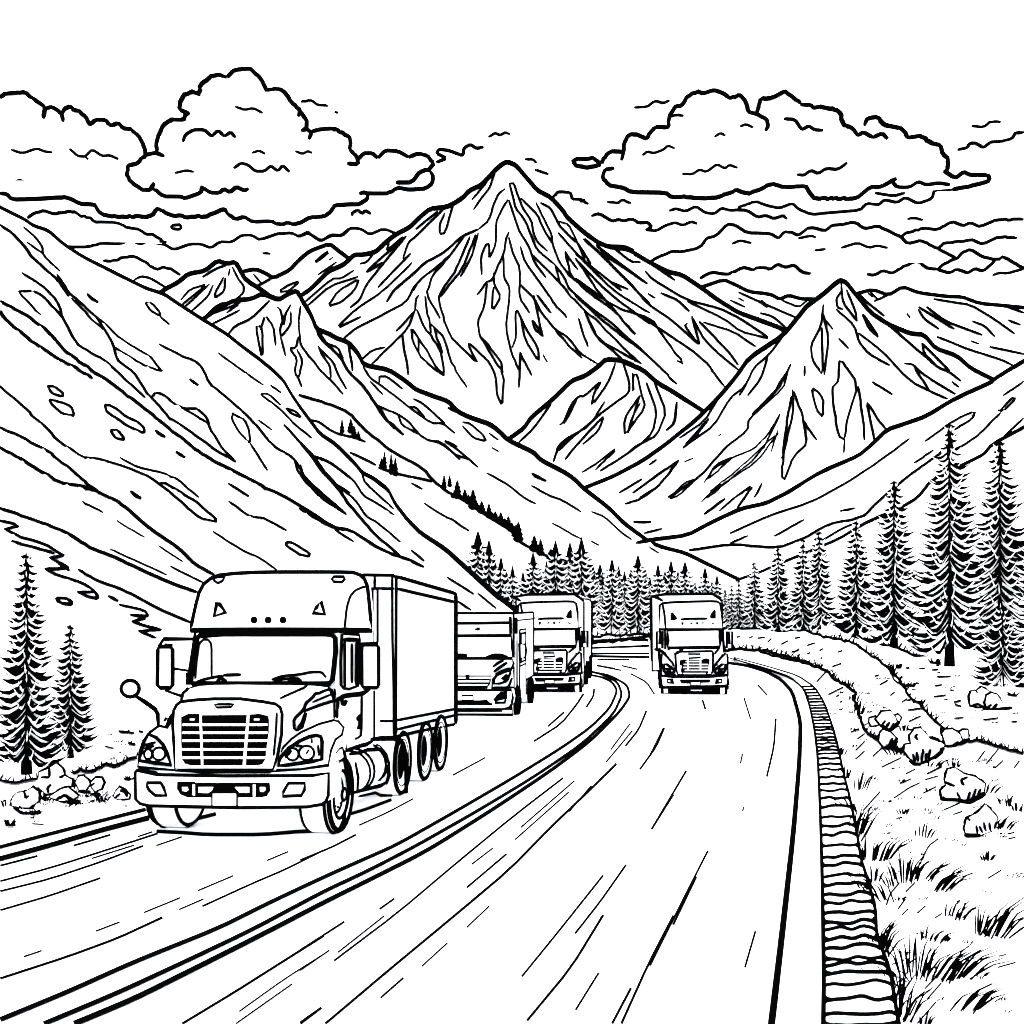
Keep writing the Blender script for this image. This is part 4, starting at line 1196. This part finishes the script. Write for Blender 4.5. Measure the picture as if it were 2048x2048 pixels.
# ---------------------------------------------------------------- vehicles
class Frame:
    """a vehicle's own axes: s to its side (right in the picture), d from the front bumper backwards, z up"""
    def __init__(self, origin, yaw, tile):
        a = math.radians(yaw)
        self.o = Vector(origin)
        self.r = Vector((math.cos(a), -math.sin(a), 0))
        self.b = Vector((math.sin(a), math.cos(a), 0))
        self.tile = tile
    def P(self, s, d, z):
        return self.o + self.r * s + self.b * d + Vector((0, 0, z))
    def d(self, pts, d, slope=0.0, z0=0.0, it=0, closed=True):
        """outline measured in the picture -> the cross plane d (leaning back by slope per metre above z0)"""
        q = px(self.tile, pts)
        if it:
            q = smooth(q, closed, it)
        n = (-self.b + Vector((0, 0, 1)) * slope).normalized()
        p = self.P(0, d, z0)
        return [on_plane(u, v, p, n) for u, v in q]
    def side(self, pts, s0, d0, s1, d1, it=0):
        q = px(self.tile, pts)
        if it:
            q = smooth(q, True, it)
        p, e = self.P(s0, d0, 0), (self.P(s1, d1, 0) - self.P(s0, d0, 0)).normalized()
        n = e.cross(Vector((0, 0, 1)))
        return [on_plane(u, v, p, n) for u, v in q]

def panel(fr, name, parent, pts, d, depth, w=5, m=0, it=0, slope=0.0, z0=0.0, label=None, inks='', back_ink=False, edge_ids=()):
    """a panel cut to the outline, pushed back by depth, with a drawn edge and optional drawn details"""
    A = fr.d(pts, d, slope, z0, it)
    mb = MB()
    vec = fr.b * depth
    mb.slab(A, vec, m)
    bv = mb.bvh() if inks else None
    if w:
        mb.ink(A, w, True)
    if back_ink:
        mb.ink([p + vec for p in A], w, True)
    for k in edge_ids:
        mb.ink([A[k], A[k] + vec], w)
    if inks:
        ink_on(mb, bv, lines(inks), A[0].y, step=6)
    o = mb.build(name, parent)
    if label:
        o['label'] = label
    return o

def wheel(fr, parent, s_out, d, r, width, w=4, side=1, hub_black=False, plain=False):
    """tyre (white tread, drawn rims) with a rim as sub-part; axle along s"""
    N = 28
    s_in = s_out - side * width
    def circ(s, rr, n=N):
        return [fr.P(s, d + rr * math.sin(6.2832 * k / n), r + rr * math.cos(6.2832 * k / n)) for k in range(n)]
    t = MB()
    sh = r * .93
    loops = [circ(s_out, r * .62), circ(s_out, sh), circ(s_out - side * width * .14, r), circ(s_in + side * width * .14, r), circ(s_in, sh), circ(s_in, r * .5)]
    for a, b in zip(loops, loops[1:]):
        t.loft(a, b, 0, caps=False)
    t.face(loops[-1], 0)
    t.ink(circ(s_out, sh), w * 1.25, True)
    if not plain:
        t.ink(circ(s_out - side * width * .14, r), w * .8, True)
        t.ink(circ(s_in, sh), w * .8, True)
    t.ink([fr.P(s_out, d - .05, .01), fr.P(s_in, d - .05, .01)], w * 1.2)
    ty = t.build('wheel', parent)
    m = MB()
    dish = s_out - side * width * .16
    m.loft(circ(s_out + side * .004, r * .62), circ(dish, r * .5), 0, caps=False)
    m.face(circ(dish, r * .5), 1 if hub_black else 0)
    if not plain:
        m.ink(circ(s_out + side * .004, r * .62), w * .8, True)
    m.ink(circ(dish, r * .5), w * .7, True)
    if plain:
        m.ink(circ(s_out + side * .004, r * .72), 1.0, True)
        m.build('rim', ty)
        return ty
    m.loft(circ(dish + side * .004, r * .2, 12), circ(dish + side * .1, r * .16, 12), 0)
    m.ink(circ(dish + side * .1, r * .16, 12), w * .7, True)
    for k in range(10):
        c = 6.2832 * k / 10
        p = fr.P(dish + side * .012, d + r * .34 * math.sin(c), r + r * .34 * math.cos(c))
        m.tube([p, p + fr.r * side * .02], r * .045)
    m.build('rim', ty)
    return ty

# ------------------------------------------------ the nearest truck
fr = Frame((-3.33, 11.9, 0), 9, 'E')
T = empty('truck', fr.o, 'largest and nearest white truck, driving down the left lane with its trailer', 'truck', -math.radians(9))

# bumper, lamps, intake, plate
panel(fr, 'bumper', T, '84,1170 90,1160 205,1185 590,1192 1060,1190 1152,1176 1150,1300 1135,1335 1110,1350 1030,1363 650,1367 160,1357 110,1345 86,1320', 0, .45, 6, inks='E5 90,1160 205,1182')
mb = MB()
mb.slab(fr.d('95,1140 290,1158 460,1170 830,1172 1000,1158 1155,1138 1155,1178 1060,1190 590,1192 205,1185 92,1160', .05), fr.b * .35)
mb.ink(fr.d('95,1140 200,1152 305,1160', .045), 5); mb.ink(fr.d('305,1162 460,1170 830,1172', .045), 5); mb.ink(fr.d('830,1168 1000,1155 1155,1136', .045), 4)
mb.build('bumper_trim', T)
for pts in ('150,1230 225,1230 240,1255 256,1300 195,1300 160,1270 150,1250', '930,1232 1020,1232 1018,1268 1000,1300 898,1304 902,1280'):
    panel(fr, 'fog_lamp', T, pts, -.015, .03, 6)
intake = panel(fr, 'air_intake', T, '318,1228 412,1228 414,1234 825,1234 826,1270 808,1300 778,1306 652,1306 640,1285 512,1285 503,1306 372,1306 335,1290 318,1262', -.012, .02, 2, 1)
for pts in ('342,1254 372,1254 376,1270 366,1278 345,1274', '402,1238 412,1240 412,1300 400,1296', '432,1254 514,1254 505,1274 485,1286 434,1284', '634,1254 712,1254 712,1284 660,1284', '734,1240 746,1240 746,1306 734,1304', '772,1254 800,1254 802,1270 790,1280 774,1278'):
    panel(fr, 'air_intake_opening', intake, pts, -.022, .008, 0)
panel(fr, 'number_plate', T, '508,1282 646,1282 646,1362 508,1362', -.035, .02, 5)

# bonnet: grille nose lofted back to the windscreen
nose = '305,1160 296,1000 290,900 296,830 312,800 335,782 420,772 520,766 665,766 790,782 860,795 885,815 895,850 892,960 870,1080 842,1160'
rear = '345,1160 340,1000 340,900 345,800 352,760 378,712 440,696 520,690 665,688 800,690 950,690 1080,694 1150,702 1180,780 1195,900 1195,1160'
A, B = fr.d(nose, .12), fr.d(rear, 1.5)
mb = MB()
mb.loft(A, B)
bv = mb.bvh()
mb.ink(A, 6, True)
mb.ink(B[5:14], 6)
mb.ink([A[5], (A[5] + B[5]) / 2 + Vector((-.02, 0, .03)), B[5]], 6)
ink_on(mb, bv, lines('''
E5 885,770 1030,705
E6 955,935 952,880 1005,830 1020,790 1065,750 1120,722 1165,712 1172,740 1175,770;E6 1010,835 1100,800 1185,775;E4 1060,785 1170,738
E8 975,925 1000,900 1015,845;E5 955,930 970,940 1000,925 1010,880
E4 868,840 862,960 850,1080
E4 1178,780 1178,880;E4 1200,770 1200,880
'''), A[0].y, step=6)
hood = mb.build('hood', T)
panel(fr, 'emblem', hood, '522,800 545,796 605,796 628,796 612,812 535,814', .095, .02, 4)
# grille with white bars
gr = panel(fr, 'grille', T, '340,868 378,852 436,852 442,860 700,858 714,856 770,852 812,862 818,885 816,950 806,1020 798,1100 785,1122 765,1130 390,1130 360,1122 345,1100 340,1000', .09, .03, 1, 1)
for y in (910, 954, 998, 1046, 1092):
    panel(fr, 'grille_bar', gr, f'343,{y-5} 812,{y-5} 810,{y+5} 343,{y+5}', .06, .02, 0)
panel(fr, 'grille_bar', gr, '438,850 446,850 456,1130 448,1130', .058, .02, 0)
panel(fr, 'grille_bar', gr, '702,850 712,850 690,1130 678,1130', .058, .02, 0)
panel(fr, 'grille_bar', gr, '386,877 410,877 410,884 386,884', .08, .02, 0)
panel(fr, 'grille_bar', gr, '740,877 768,877 768,884 740,884', .08, .02, 0)
# fenders
panel(fr, 'fender', T, '215,915 165,950 128,1000 108,1060 98,1150 305,1160 296,1000 290,900 262,925', .22, 1.2, 5)
panel(fr, 'fender', T, '905,1030 950,985 1000,950 1100,905 1180,884 1205,890 1235,925 1225,965 1190,990 1165,1050 1150,1130 1000,1155 842,1160 870,1080', .2, .55, 4)
# headlamps
for pts, lamps, extra in (('155,962 200,980 238,1020 262,1070 280,1130 180,1118 108,1108 118,1060 128,1010', ((215, 1070, 35, 35), (155, 1072, 22, 28)), 'E5 130,1025 200,1005;E5 140,1040 190,1025'),
                   ('875,1134 885,1092 930,1040 990,1000 1045,975 1085,968 1108,975 1115,1000 1114,1100 1060,1112 920,1132', ((1030, 1065, 42, 40), (952, 1072, 34, 34)), 'E5 960,1020 1020,1030;E5 1060,985 1062,1010;E4 1095,1020 1100,1080;E5 915,1090 950,1050;E4 1030,1070 1045,1045')):
    hl = panel(fr, 'headlight', T, pts, .175, .06, 7, inks=extra)
    for cx, cy, rx, ry in lamps:
        q = ' '.join(f'{cx+rx*math.cos(k*.5236):.1f},{cy+ry*math.sin(k*.5236):.1f}' for k in range(12))
        panel(fr, 'headlight_lens', hl, q, .15, .03, 4)

# cab body with the door on the picture's right side
foot = [(-1.24, 1.62), (.74, 1.62), (.98, 2.35), (.98, 2.9), (-1.28, 2.9)]
zb, zt = .62, 2.47
mb = MB()
mb.slab([fr.P(s, d, zb) for s, d in foot][::-1], (0, 0, zt - zb))
mb.slab([fr.P(s, d, 2.45) for s, d in ((-1.1, 1.8), (.8, 1.8), (.8, 2.95), (-1.1, 2.95))][::-1], (0, 0, .7))
mb.build('cab', T)
ws = '390,672 396,620 412,500 425,432 440,418 570,408 1130,408 1165,412 1188,430 1190,500 1180,600 1172,660 1155,682 1090,684 400,684'
panel(fr, 'windscreen', T, ws, 1.56, .05, 10, inks='''
E4 418,655 425,560 440,460 465,438 490,440 508,465 508,640
E5 430,670 480,655 545,642 575,640;E6 575,635 670,632;E7 540,668 560,650 590,668
E5 840,660 900,640 990,632 1060,618 1115,618 1140,648;E4 850,664 980,650;E7 930,666 980,655 1005,668
E8 440,413 570,408 1130,408
''')
door = fr.side('1198,398 1325,400 1395,470 1395,720 1330,745 1328,965 1260,990 1250,980 1235,920 1195,885 1190,700', .76, 1.62, 1.0, 2.35)
mb = MB()
nrm = (fr.r * .96 - fr.b * .28)
mb.slab([p + nrm * .02 for p in door], -nrm * .03)
bvd = mb.bvh()
ink_on(mb, bvd, lines('''
E4 1330,745 1328,965 1310,985 1260,990;E5 1190,710 1190,760;E9 1195,775 1225,750 1330,738 1365,715;E9 1215,770 1225,800 1240,775
E3 1180,780 1180,885;E4 1200,780 1200,890
'''), 14)
dr = mb.build('door', T)
wn = fr.side('1215,412 1240,406 1308,412 1312,440 1312,640 1302,695 1255,712 1225,708 1210,690 1208,560', .80, 1.62, 1.04, 2.35)
mb = MB()
mb.slab([p + nrm * .03 for p in wn], -nrm * .02)
bvd = mb.bvh()
mb.ink([p + nrm * .03 for p in wn], 5, True)
ink_on(mb, bvd, lines('E5 1235,700 1235,445;E8 1230,440 1305,440;E8 1302,440 1298,690;E4 1275,460 1275,680'), 14)
mb.build('window', dr)
hd = fr.side('1300,870 1315,850 1322,860 1322,925 1310,935 1300,930', .80, 1.62, 1.04, 2.35)
mb = MB(); mb.slab([p + nrm * .05 for p in hd], -nrm * .04, 1); mb.build('handle', dr)
# arch over the front wheel and steps below the door
mb = MB()
A = fr.side('1148,1090 1160,1040 1185,985 1215,968 1240,995 1252,1060', .95, .3, 1.1, 1.4)
mb.ink(A, 4)
mb.ink(fr.side('1183,1068 1200,1042 1218,1034 1236,1070 1250,1140 1260,1220 1266,1290', 1.13, .3, 1.13, 1.4), 8)
mb.build('wheel_arch', T)

# roof fairing with lamps
fa = '390,392 394,360 404,310 420,240 436,180 462,132 500,102 545,84 630,74 740,68 860,66 1200,66 1285,68 1325,82 1350,105 1366,145 1376,240 1384,330 1392,392'
fairing = panel(fr, 'roof_fairing', T, fa, 1.66, .14, 7, inks='E4 1241,385 1246,330 1254,260 1272,200 1300,168 1340,150 1362,148;E10 400,388 800,386 1385,388')  # the curved line at the right is shading drawn in ink
for cx in (737, 815, 897):
    q = ' '.join(f'{cx+18*math.cos(k*.5236):.1f},{331+20*math.sin(k*.5236):.1f}' for k in range(12))
    panel(fr, 'marker_lamp', fairing, q, 1.63, .03, 0, 1)
for pts in ('535,235 548,242 582,290 520,310', '1110,230 1130,300 1065,292 1085,262'):
    panel(fr, 'marker_lamp', fairing, pts, 1.63, .03, 8)
for pts in ('518,112 522,96 580,92 565,115 540,128', '1170,105 1180,92 1235,92 1240,105 1225,122 1180,120'):
    panel(fr, 'marker_lamp', fairing, pts, 1.635, .025, 5)

# mirrors on both sides
mr = panel(fr, 'mirror', T, '1335,480 1345,468 1415,468 1428,482 1428,690 1418,705 1345,705 1335,690', 1.45, .14, 7)
panel(fr, 'mirror_arm', mr, '1320,460 1425,455 1425,468 1320,470', 1.5, .05, 3)
ml_ = panel(fr, 'mirror', T, '208,500 216,478 280,478 290,495 290,690 278,706 222,706 206,690', 1.45, .14, 8)
mb = MB()
for pts, ww in (('215,475 242,436 415,436', 8), ('248,466 290,470', 6), ('290,598 380,612', 6), ('250,720 335,750 375,705', 6), ('372,620 372,690', 8), ('415,400 400,520 384,620 380,690', 8), ('430,410 428,430', 4)):
    mb.ink(fr.d(pts, 1.5, closed=False), ww)
mb.build('mirror_arm', ml_)
# round mirror on a stalk at the bonnet corner
q = ' '.join(f'{56+50*math.cos(k*.3927):.1f},{710+46*math.sin(k*.3927):.1f}' for k in range(16))
rm = panel(fr, 'round_mirror', T, q, .35, .06, 7)
mb = MB()
mb.ink(fr.d('88,752 140,785 195,825 208,850 212,915', .33, closed=False), 9)
mb.ink(fr.d('225,925 240,940 262,915 275,880 290,850', .30, closed=False), 9)
mb.ink(fr.d('265,930 266,990', .30, closed=False), 5)
mb.ink(fr.d('245,890 255,870', .30, closed=False), 7)
mb.build('mirror_arm', rm)

# chassis, tank, rear guards
mb = MB()
mb.slab([fr.P(s, d, .5) for s, d in ((-.42, .5), (.42, .5), (.42, 8.4), (-.42, 8.4))], (0, 0, .3))
mb.build('chassis', T)
def lathe_d(mb, s, z, prof, n=20, m=0):
    rings = [[fr.P(s + r * math.cos(6.2832 * k / n), d, z + r * math.sin(6.2832 * k / n)) for k in range(n)] for d, r in prof]
    for a, b in zip(rings, rings[1:]):
        mb.loft(a, b, m, caps=False)
    mb.face(rings[0], m); mb.face(rings[-1], m)
    return rings
mb = MB()
rings = lathe_d(mb, .86, .56, [(1.72, .16), (1.76, .25), (1.8, .29), (2.65, .29), (2.7, .25), (2.73, .14)])
bvt = mb.bvh()
for k in (2, 3):
    mb.ink(rings[k], 4, True)
for dd in (1.95, 2.5):
    mb.ink([fr.P(.86 + .3 * math.cos(6.2832 * k / 24), dd, .56 + .3 * math.sin(6.2832 * k / 24)) for k in range(24)], 5, True)
mb.build('fuel_tank', T)
mb = MB()
for pts, ww in (('1262,1045 1330,1025 1360,1018 1390,1000', 8), ('1270,1072 1330,1062 1365,1048 1430,1045 1465,1070 1480,1120 1485,1190 1470,1235', 7), ('1270,1290 1340,1270 1440,1245 1475,1225', 7), ('1300,1118 1315,1200 1310,1290', 5), ('1320,1305 1410,1285 1440,1300 1500,1300', 5)):
    mb.ink(fr.side(pts, 1.14, 1.2, 1.16, 4), ww)
mb.slab([fr.P(s, d, .28) for s, d in ((.55, 1.35), (1.12, 1.35), (1.12, 2.9), (.55, 2.9))], (0, 0, .05))
mb.build('step_bar', T)
mb = MB()
A = fr.side('1390,990 1440,985 1510,984 1545,992 1562,1015 1575,1070 1582,1150 1580,1290', 1.2, 1.2, 1.24, 4)
mb.ink(A, 9)
mb.build('mudguard', T)
# stack and panel behind the cab
for pts in ('1394,165 1422,165 1422,470 1394,470', '1360,770 1395,720 1402,720 1402,985 1360,1000'):
    panel(fr, 'side_panel', T, pts, 2.5, .3, 4)

# trailer: box with drawn rails
def traypt(x, y): return fr.side(f'{x},{y}', 1.2, 3, 1.2, 9)[0]
f_t, f_b, r_t, r_b = traypt(1515, 86), traypt(1515, 975), traypt(1848, 184), traypt(1848, 905)
wv = -fr.r * 2.4
mb = MB()
near = [f_t, r_t, r_b, f_b]
mb.slab(near, wv)
bvt = mb.bvh()
ink_on(mb, bvt, lines('''
E7 1515,90 1845,185;E7 1845,185 1845,905;E6 1520,158 1840,232;E5 1518,90 1516,975;E4 1504,90 1505,400 1512,700 1514,975
E5 1520,885 1845,822;E5 1524,935 1845,856;E6 1524,975 1640,945 1780,918 1850,905;E6 1325,82 1515,84;E5 1408,90 1408,155;E5 1385,158 1515,158;E4 1430,888 1515,888
E4 1428,160 1428,975;E4 1400,980 1512,980
'''), f_t.y, step=8, sm=False)
tr = mb.build('trailer_body', T)
# wheels
wheel(fr, T, 1.1, .72, .47, .36, 7.5)
wheel(fr, T, -1.24, .72, .47, .36, 7.5, side=-1)
mb = MB()
for pts, ww, dd in (('1170,1500 1190,1498 1214,1484 1234,1440 1244,1390', 7, .6),):
    mb.ink(fr.d(pts, dd, closed=False), ww)
mb.build('tyre_edge', T)
for s, d in ((1.2, 3.25), (1.24, 4.5), (1.26, 5.5)):
    wheel(fr, T, s, d, .48, .3, 6, hub_black=True, plain=True)
    wheel(fr, T, -s, d, .48, .3, 6, side=-1, hub_black=True, plain=True)

# ------------------------------------------------ the two trucks of one build farther back
def far_truck(origin, yaw, label):
    fr = Frame(origin, yaw, 'G')
    T = empty('truck', fr.o, label, 'truck', -math.radians(yaw), 'pair of alike trucks farther up the road')
    # trailer
    A = fr.d('322,392 520,360 1220,354 1330,420 1372,470 1372,1480 330,1500', 2.5)
    mb = MB()
    mb.slab(A, fr.b * 6.5)
    mb.ink(A[:5], 5); mb.ink([A[4], A[5], A[6], A[0]], 4)
    mb.ink([A[3] + fr.b * 6.5, A[4] + fr.b * 6.5, A[5] + fr.b * 6.5], 9)
    for k in (0, 6, 5, 3):
        mb.ink([A[k], A[k] + fr.b * 6.5], 4)
    B = [p + fr.b * 6.5 for p in A]
    mb.ink([B[6], B[0], B[1]], 9)
    mb.build('trailer_body', T)
    # cab and fairing
    C0 = fr.d('440,870 1380,870 1400,1240 1420,1560 455,1560 430,1240', .95)
    mb = MB()
    mb.slab(C0, fr.b * 1.5)
    for k in (0, 1):
        mb.ink([C0[k], C0[k] + fr.b * 1.5], 3.5)
    mb.ink([C0[1], C0[2], C0[3]], 4.5); mb.ink([C0[0], C0[5], C0[4]], 4.5)
    for sg, k in ((1, 1), (-1, 0)):
        for dd in (.35, 1.0):
            mb.ink([C0[k] + fr.b * dd + Vector((0, 0, -.1)), C0[k] + fr.b * dd + Vector((0, 0, -1.1))], 3)
    mb.build('cab', T)
    fairing = panel(fr, 'roof_fairing', T, '430,880 440,525 480,495 600,482 900,470 1200,464 1290,468 1340,495 1362,620 1375,880', .8, 1.2, 4,
          inks='G4 480,490 510,640 530,860;G4 750,735 860,725 1155,722;G5 330,392 420,420 490,460')
    for pts in ('600,640 635,625 665,660 710,720 660,755 600,745', '1180,700 1210,630 1255,582 1278,610 1278,724 1205,722',
                '760,775 800,775 795,815 765,825', '880,805 915,775 935,775 925,805', '980,775 1022,775 1015,812 985,812', '1070,775 1098,775 1098,800 1070,800', '1205,770 1230,780 1278,805 1225,812'):
        panel(fr, 'marker_lamp', fairing, pts, .77, .03, 0, 1)
    panel(fr, 'windscreen', T, '565,885 1325,870 1345,890 1342,1000 1330,1150 565,1165 560,1050', .88, .05, 7)
    mb = MB()
    mb.ink(fr.d('520,890 522,1175', .86), 4)
    mb.ink(fr.d('1370,880 1372,1060', .86), 4)
    mb.build('pillar', T)
    # bonnet
    a = fr.d('690,1490 672,1240 700,1215 1225,1205 1235,1230 1228,1500 1200,1560 715,1560', .12)
    b = fr.d('520,1490 540,1210 600,1180 1300,1180 1340,1210 1400,1500 1400,1560 520,1560', .9)
    mb = MB()
    mb.loft(a, b)
    bv = mb.bvh()
    mb.ink(a[:7] + a[7:], 3.5, True)
    ink_on(mb, bv, lines('G5 360,1175 450,1195 540,1260 600,1340 650,1430;G4 790,1185 740,1215 670,1250;G4 1300,1195 1250,1240;G4 1370,1260 1300,1350 1270,1420'), a[0].y, step=4)
    mb.build('hood', T)
    g = panel(fr, 'grille', T, '735,1345 790,1325 860,1330 1060,1335 1110,1312 1160,1312 1185,1330 1185,1400 1170,1420 1165,1530 1120,1556 785,1556 748,1500 770,1420 735,1420', .1, .03, 0, 1)
    for y0, x0, x1 in ((1360, 830, 1050), (1404, 800, 1160), (1448, 790, 1160), (1492, 815, 1160), (1538, 790, 1120)):
        panel(fr, 'grille_bar', g, f'{x0},{y0-6} {x1},{y0-6} {x1},{y0+6} {x0},{y0+6}', .07, .02, 0)
    for x0 in (862, 1048):
        panel(fr, 'grille_bar', g, f'{x0-8},1330 {x0+8},1330 {x0+8},1490 {x0-8},1490', .068, .02, 0)
    panel(fr, 'grille_bar', g, '865,1250 1040,1250 1050,1300 880,1310', .09, .02, 2.5)
    for sg in (1, -1):
        def mx(pts):
            return ' '.join(f'{(x if sg > 0 else 1918 - x):.0f},{y:.0f}' for x, y in (tuple(float(c) for c in p.split(',')) for p in pts.split()))
        panel(fr, 'fender', T, mx('462,1565 470,1250 500,1240 560,1300 620,1370 670,1440 700,1560'), .25, .7, 3.5)
        hl = panel(fr, 'headlight', T, mx('497,1400 550,1405 610,1450 662,1490 650,1520 600,1545 540,1535 510,1505'), .2, .05, 5)
        panel(fr, 'headlight_lens', hl, mx('540,1470 590,1480 610,1505 560,1505'), .18, .03, 5, 1)
        fg = panel(fr, 'fog_lamp', T, mx('552,1625 638,1625 640,1660 660,1685 552,1675'), -.015, .03, 2, 1)
        panel(fr, 'fog_lamp_lens', fg, mx('568,1645 595,1645 595,1660 568,1660'), -.03, .01, 0)
        mr = panel(fr, 'mirror', T, mx('398,915 480,915 480,1160 398,1165'), .75, .12, 4)
        panel(fr, 'mirror_arm', mr, mx('430,915 475,925 472,1105 420,1105'), .73, .02, 0, 1)
    panel(fr, 'bumper', T, '458,1572 640,1585 1190,1585 1450,1562 1458,1690 1440,1718 1385,1728 500,1745 465,1710', 0, .4, 5)
    panel(fr, 'air_intake', T, '730,1625 1200,1625 1188,1675 1055,1680 1050,1715 895,1715 885,1690 760,1690', -.012, .02, 0, 1)
    panel(fr, 'number_plate', T, '900,1655 1045,1655 1045,1722 900,1722', -.03, .02, 3)
    panel(fr, 'chassis', T, '600,1740 1300,1740 1310,1850 590,1855', .5, 8.0, 0, 1)
    panel(fr, 'lower_bar', T, '470,1742 1442,1735 1432,1858 482,1862', .75, .3, 4, 1)
    panel(fr, 'tow_bar', T, '905,1782 1070,1782 1070,1796 905,1796', .45, .03, 0)
    for s in (1.02, -1.02):
        wheel(fr, T, s, .62, .22, .22, 3, side=1 if s > 0 else -1)
        for d in (4.0, 7.2, 8.2):
            wheel(fr, T, s * 1.04, d, .42, .4, 4, side=1 if s > 0 else -1, hub_black=True)
    return T
f1 = far_truck((5.77, 31.6, 0), 8, 'white truck farthest right, coming round the bend with no vehicle beside it')
f2 = copy_tree(f1)
f2.location = (1.19, 32.4, 0)
f2.rotation_euler = (0, 0, -math.radians(6.6))
f2['label'] = 'white truck partly hidden behind the box van, at the top of the left lane'

# ------------------------------------------------ the box van between them
fr = Frame((-1.12, 25.3, 0), 7.4, 'F')
T = empty('delivery_van', fr.o, 'white delivery van with a flat cargo box, right behind the trailer of the nearest truck', 'van', -math.radians(7.4))
def mir(pts):
    q = [tuple(float(c) for c in p.split(',')) for p in pts.split()]
    return ' '.join(f'{664-x:.0f},{y:.0f}' for x, y in q)
A = fr.d('-226,400 890,400 890,1300 -226,1300', .75)
mb = MB()
mb.slab(A, fr.b * 4.6)
mb.ink(A, 6, True)
mb.ink([A[1], A[1] + fr.b * 4.6], 5); mb.ink([A[2], A[2] + fr.b * 4.6], 4)
B = [p + fr.b * 4.6 for p in A]
mb.ink([B[1], B[2]], 8)
mb.ink([A[1] + fr.b * .3 - Vector((0, 0, .2)), B[1] - Vector((0, 0, .2))], 3)
bv = mb.bvh()
ink_on(mb, bv, lines('F5 -190,525 500,520 850,515;F5 850,440 855,660;F5 905,450 905,650'), A[0].y, step=5, sm=False)
mb.build('cargo_box', T)
panel(fr, 'cab', T, '-200,672 860,664 885,940 900,1300 -236,1300 -221,940', .6, .3, 4, inks='F4 420,598 440,596;F7 440,592 482,590')
panel(fr, 'windscreen', T, '-190,680 855,672 870,800 872,945 -208,945 -206,800', .56, .03, 5, inks='F6 190,905 330,908;F6 520,950 600,925 640,905 740,905 820,930;F8 540,955 640,955')
a = fr.d('-206,950 870,950 850,1100 640,1180 620,1330 30,1330 10,1180 -186,1100', .12)
panel(fr, 'hood', T, '-206,950 872,950 890,1010 850,1100 680,1150 640,1200 620,1330 44,1330 24,1200 -16,1150 -186,1100 -226,1010', .12, .5, 4,
      inks='F5 640,1050 700,1000 770,970;F5 650,1110 730,1050 815,995;F5 670,1140 800,1080 880,1050')
g = panel(fr, 'grille', T, '40,1160 624,1160 605,1210 600,1250 575,1280 540,1350 124,1350 89,1280 64,1250', .08, .03, 1.5)
for pts in ('66,1196 598,1196 598,1206 66,1206', '70,1240 595,1240 595,1252 70,1252', '100,1280 565,1280 530,1345 134,1345'):
    panel(fr, 'grille_bar', g, pts, .055, .02, .3, 1)
panel(fr, 'emblem', g, '320,1150 345,1150 345,1190 320,1190', .05, .02, 3, 1)
panel(fr, 'bumper', T, '-200,1330 864,1330 880,1420 865,1500 830,1545 750,1560 -86,1560 -166,1545 -201,1500 -216,1420', 0, .45, 4,
      inks='F4 620,1320 760,1305 830,1290 870,1180')
panel(fr, 'lower_grille', T, '180,1465 480,1465 560,1455 635,1500 29,1500 104,1455', -.015, .02, 3, 1)
panel(fr, 'number_plate', T, '265,1395 400,1395 400,1455 265,1455', -.03, .02, 3)
for f in (lambda s: s, mir):
    hl = panel(fr, 'headlight', T, f('655,1250 655,1200 690,1150 760,1120 850,1090 850,1120 820,1200 800,1225 720,1250'), .06, .06, 4)
    panel(fr, 'headlight_lens', hl, f('740,1190 800,1140 825,1150 815,1200 790,1225'), .04, .03, 2, 1)
    fg = panel(fr, 'fog_lamp', T, f('650,1450 690,1395 730,1360 805,1355 805,1430 730,1440 660,1460'), -.015, .03, 2, 1)
    panel(fr, 'fog_lamp_trim', fg, f('660,1490 790,1485 795,1450 795,1440 770,1478 660,1478'), -.03, .01, 2, 1)
panel(fr, 'chassis', T, '-120,1560 784,1560 784,1640 -120,1640', .7, 4.0, 0, 1)
panel(fr, 'lower_bar', T, '-200,1545 870,1545 880,1636 -216,1636', .5, .06, 7)
panel(fr, 'lower_bar', T, '-80,1555 744,1555 750,1595 -86,1595', .48, .02, 0, 1)
# door on the side
mb = MB()
sx1 = 1.18
def sd(s, d, z): return fr.P(s, d, z)
zt0, zb0 = 1.95, .45
mb.slab([sd(1.17, .95, .4), sd(1.17, 2.3, .4), sd(1.17, 2.3, 2.2), sd(1.17, .95, 2.2)], fr.r * .03)
for q in ([(.95, .4), (.95, 2.2)], [(2.3, .4), (2.3, 2.2)], [(.95, 2.2), (2.3, 2.2)], [(1.0, 1.25), (2.2, 1.25)]):
    mb.ink([sd(1.21, d, z) for d, z in q], 3.5)
dr = mb.build('door', T)
mb = MB()
mb.slab([sd(1.205, 1.1, 1.35), sd(1.205, 2.1, 1.35), sd(1.205, 2.1, 2.1), sd(1.205, 1.1, 2.1)], fr.r * .01)
mb.ink([sd(1.22, 1.1, 1.35), sd(1.22, 2.1, 1.35), sd(1.22, 2.1, 2.1), sd(1.22, 1.1, 2.1)], 4, True)
mb.build('window', dr)
mr = panel(fr, 'mirror', T, '960,770 1030,775 1040,850 1030,940 965,945', .5, .12, 4)
for s in (1.16, -1.16):
    sg = 1 if s > 0 else -1
    wheel(fr, T, s, .95, .36, .26, 6, side=sg, hub_black=True)
    wheel(fr, T, s, 4.1, .36, .3, 6, side=sg, hub_black=True)
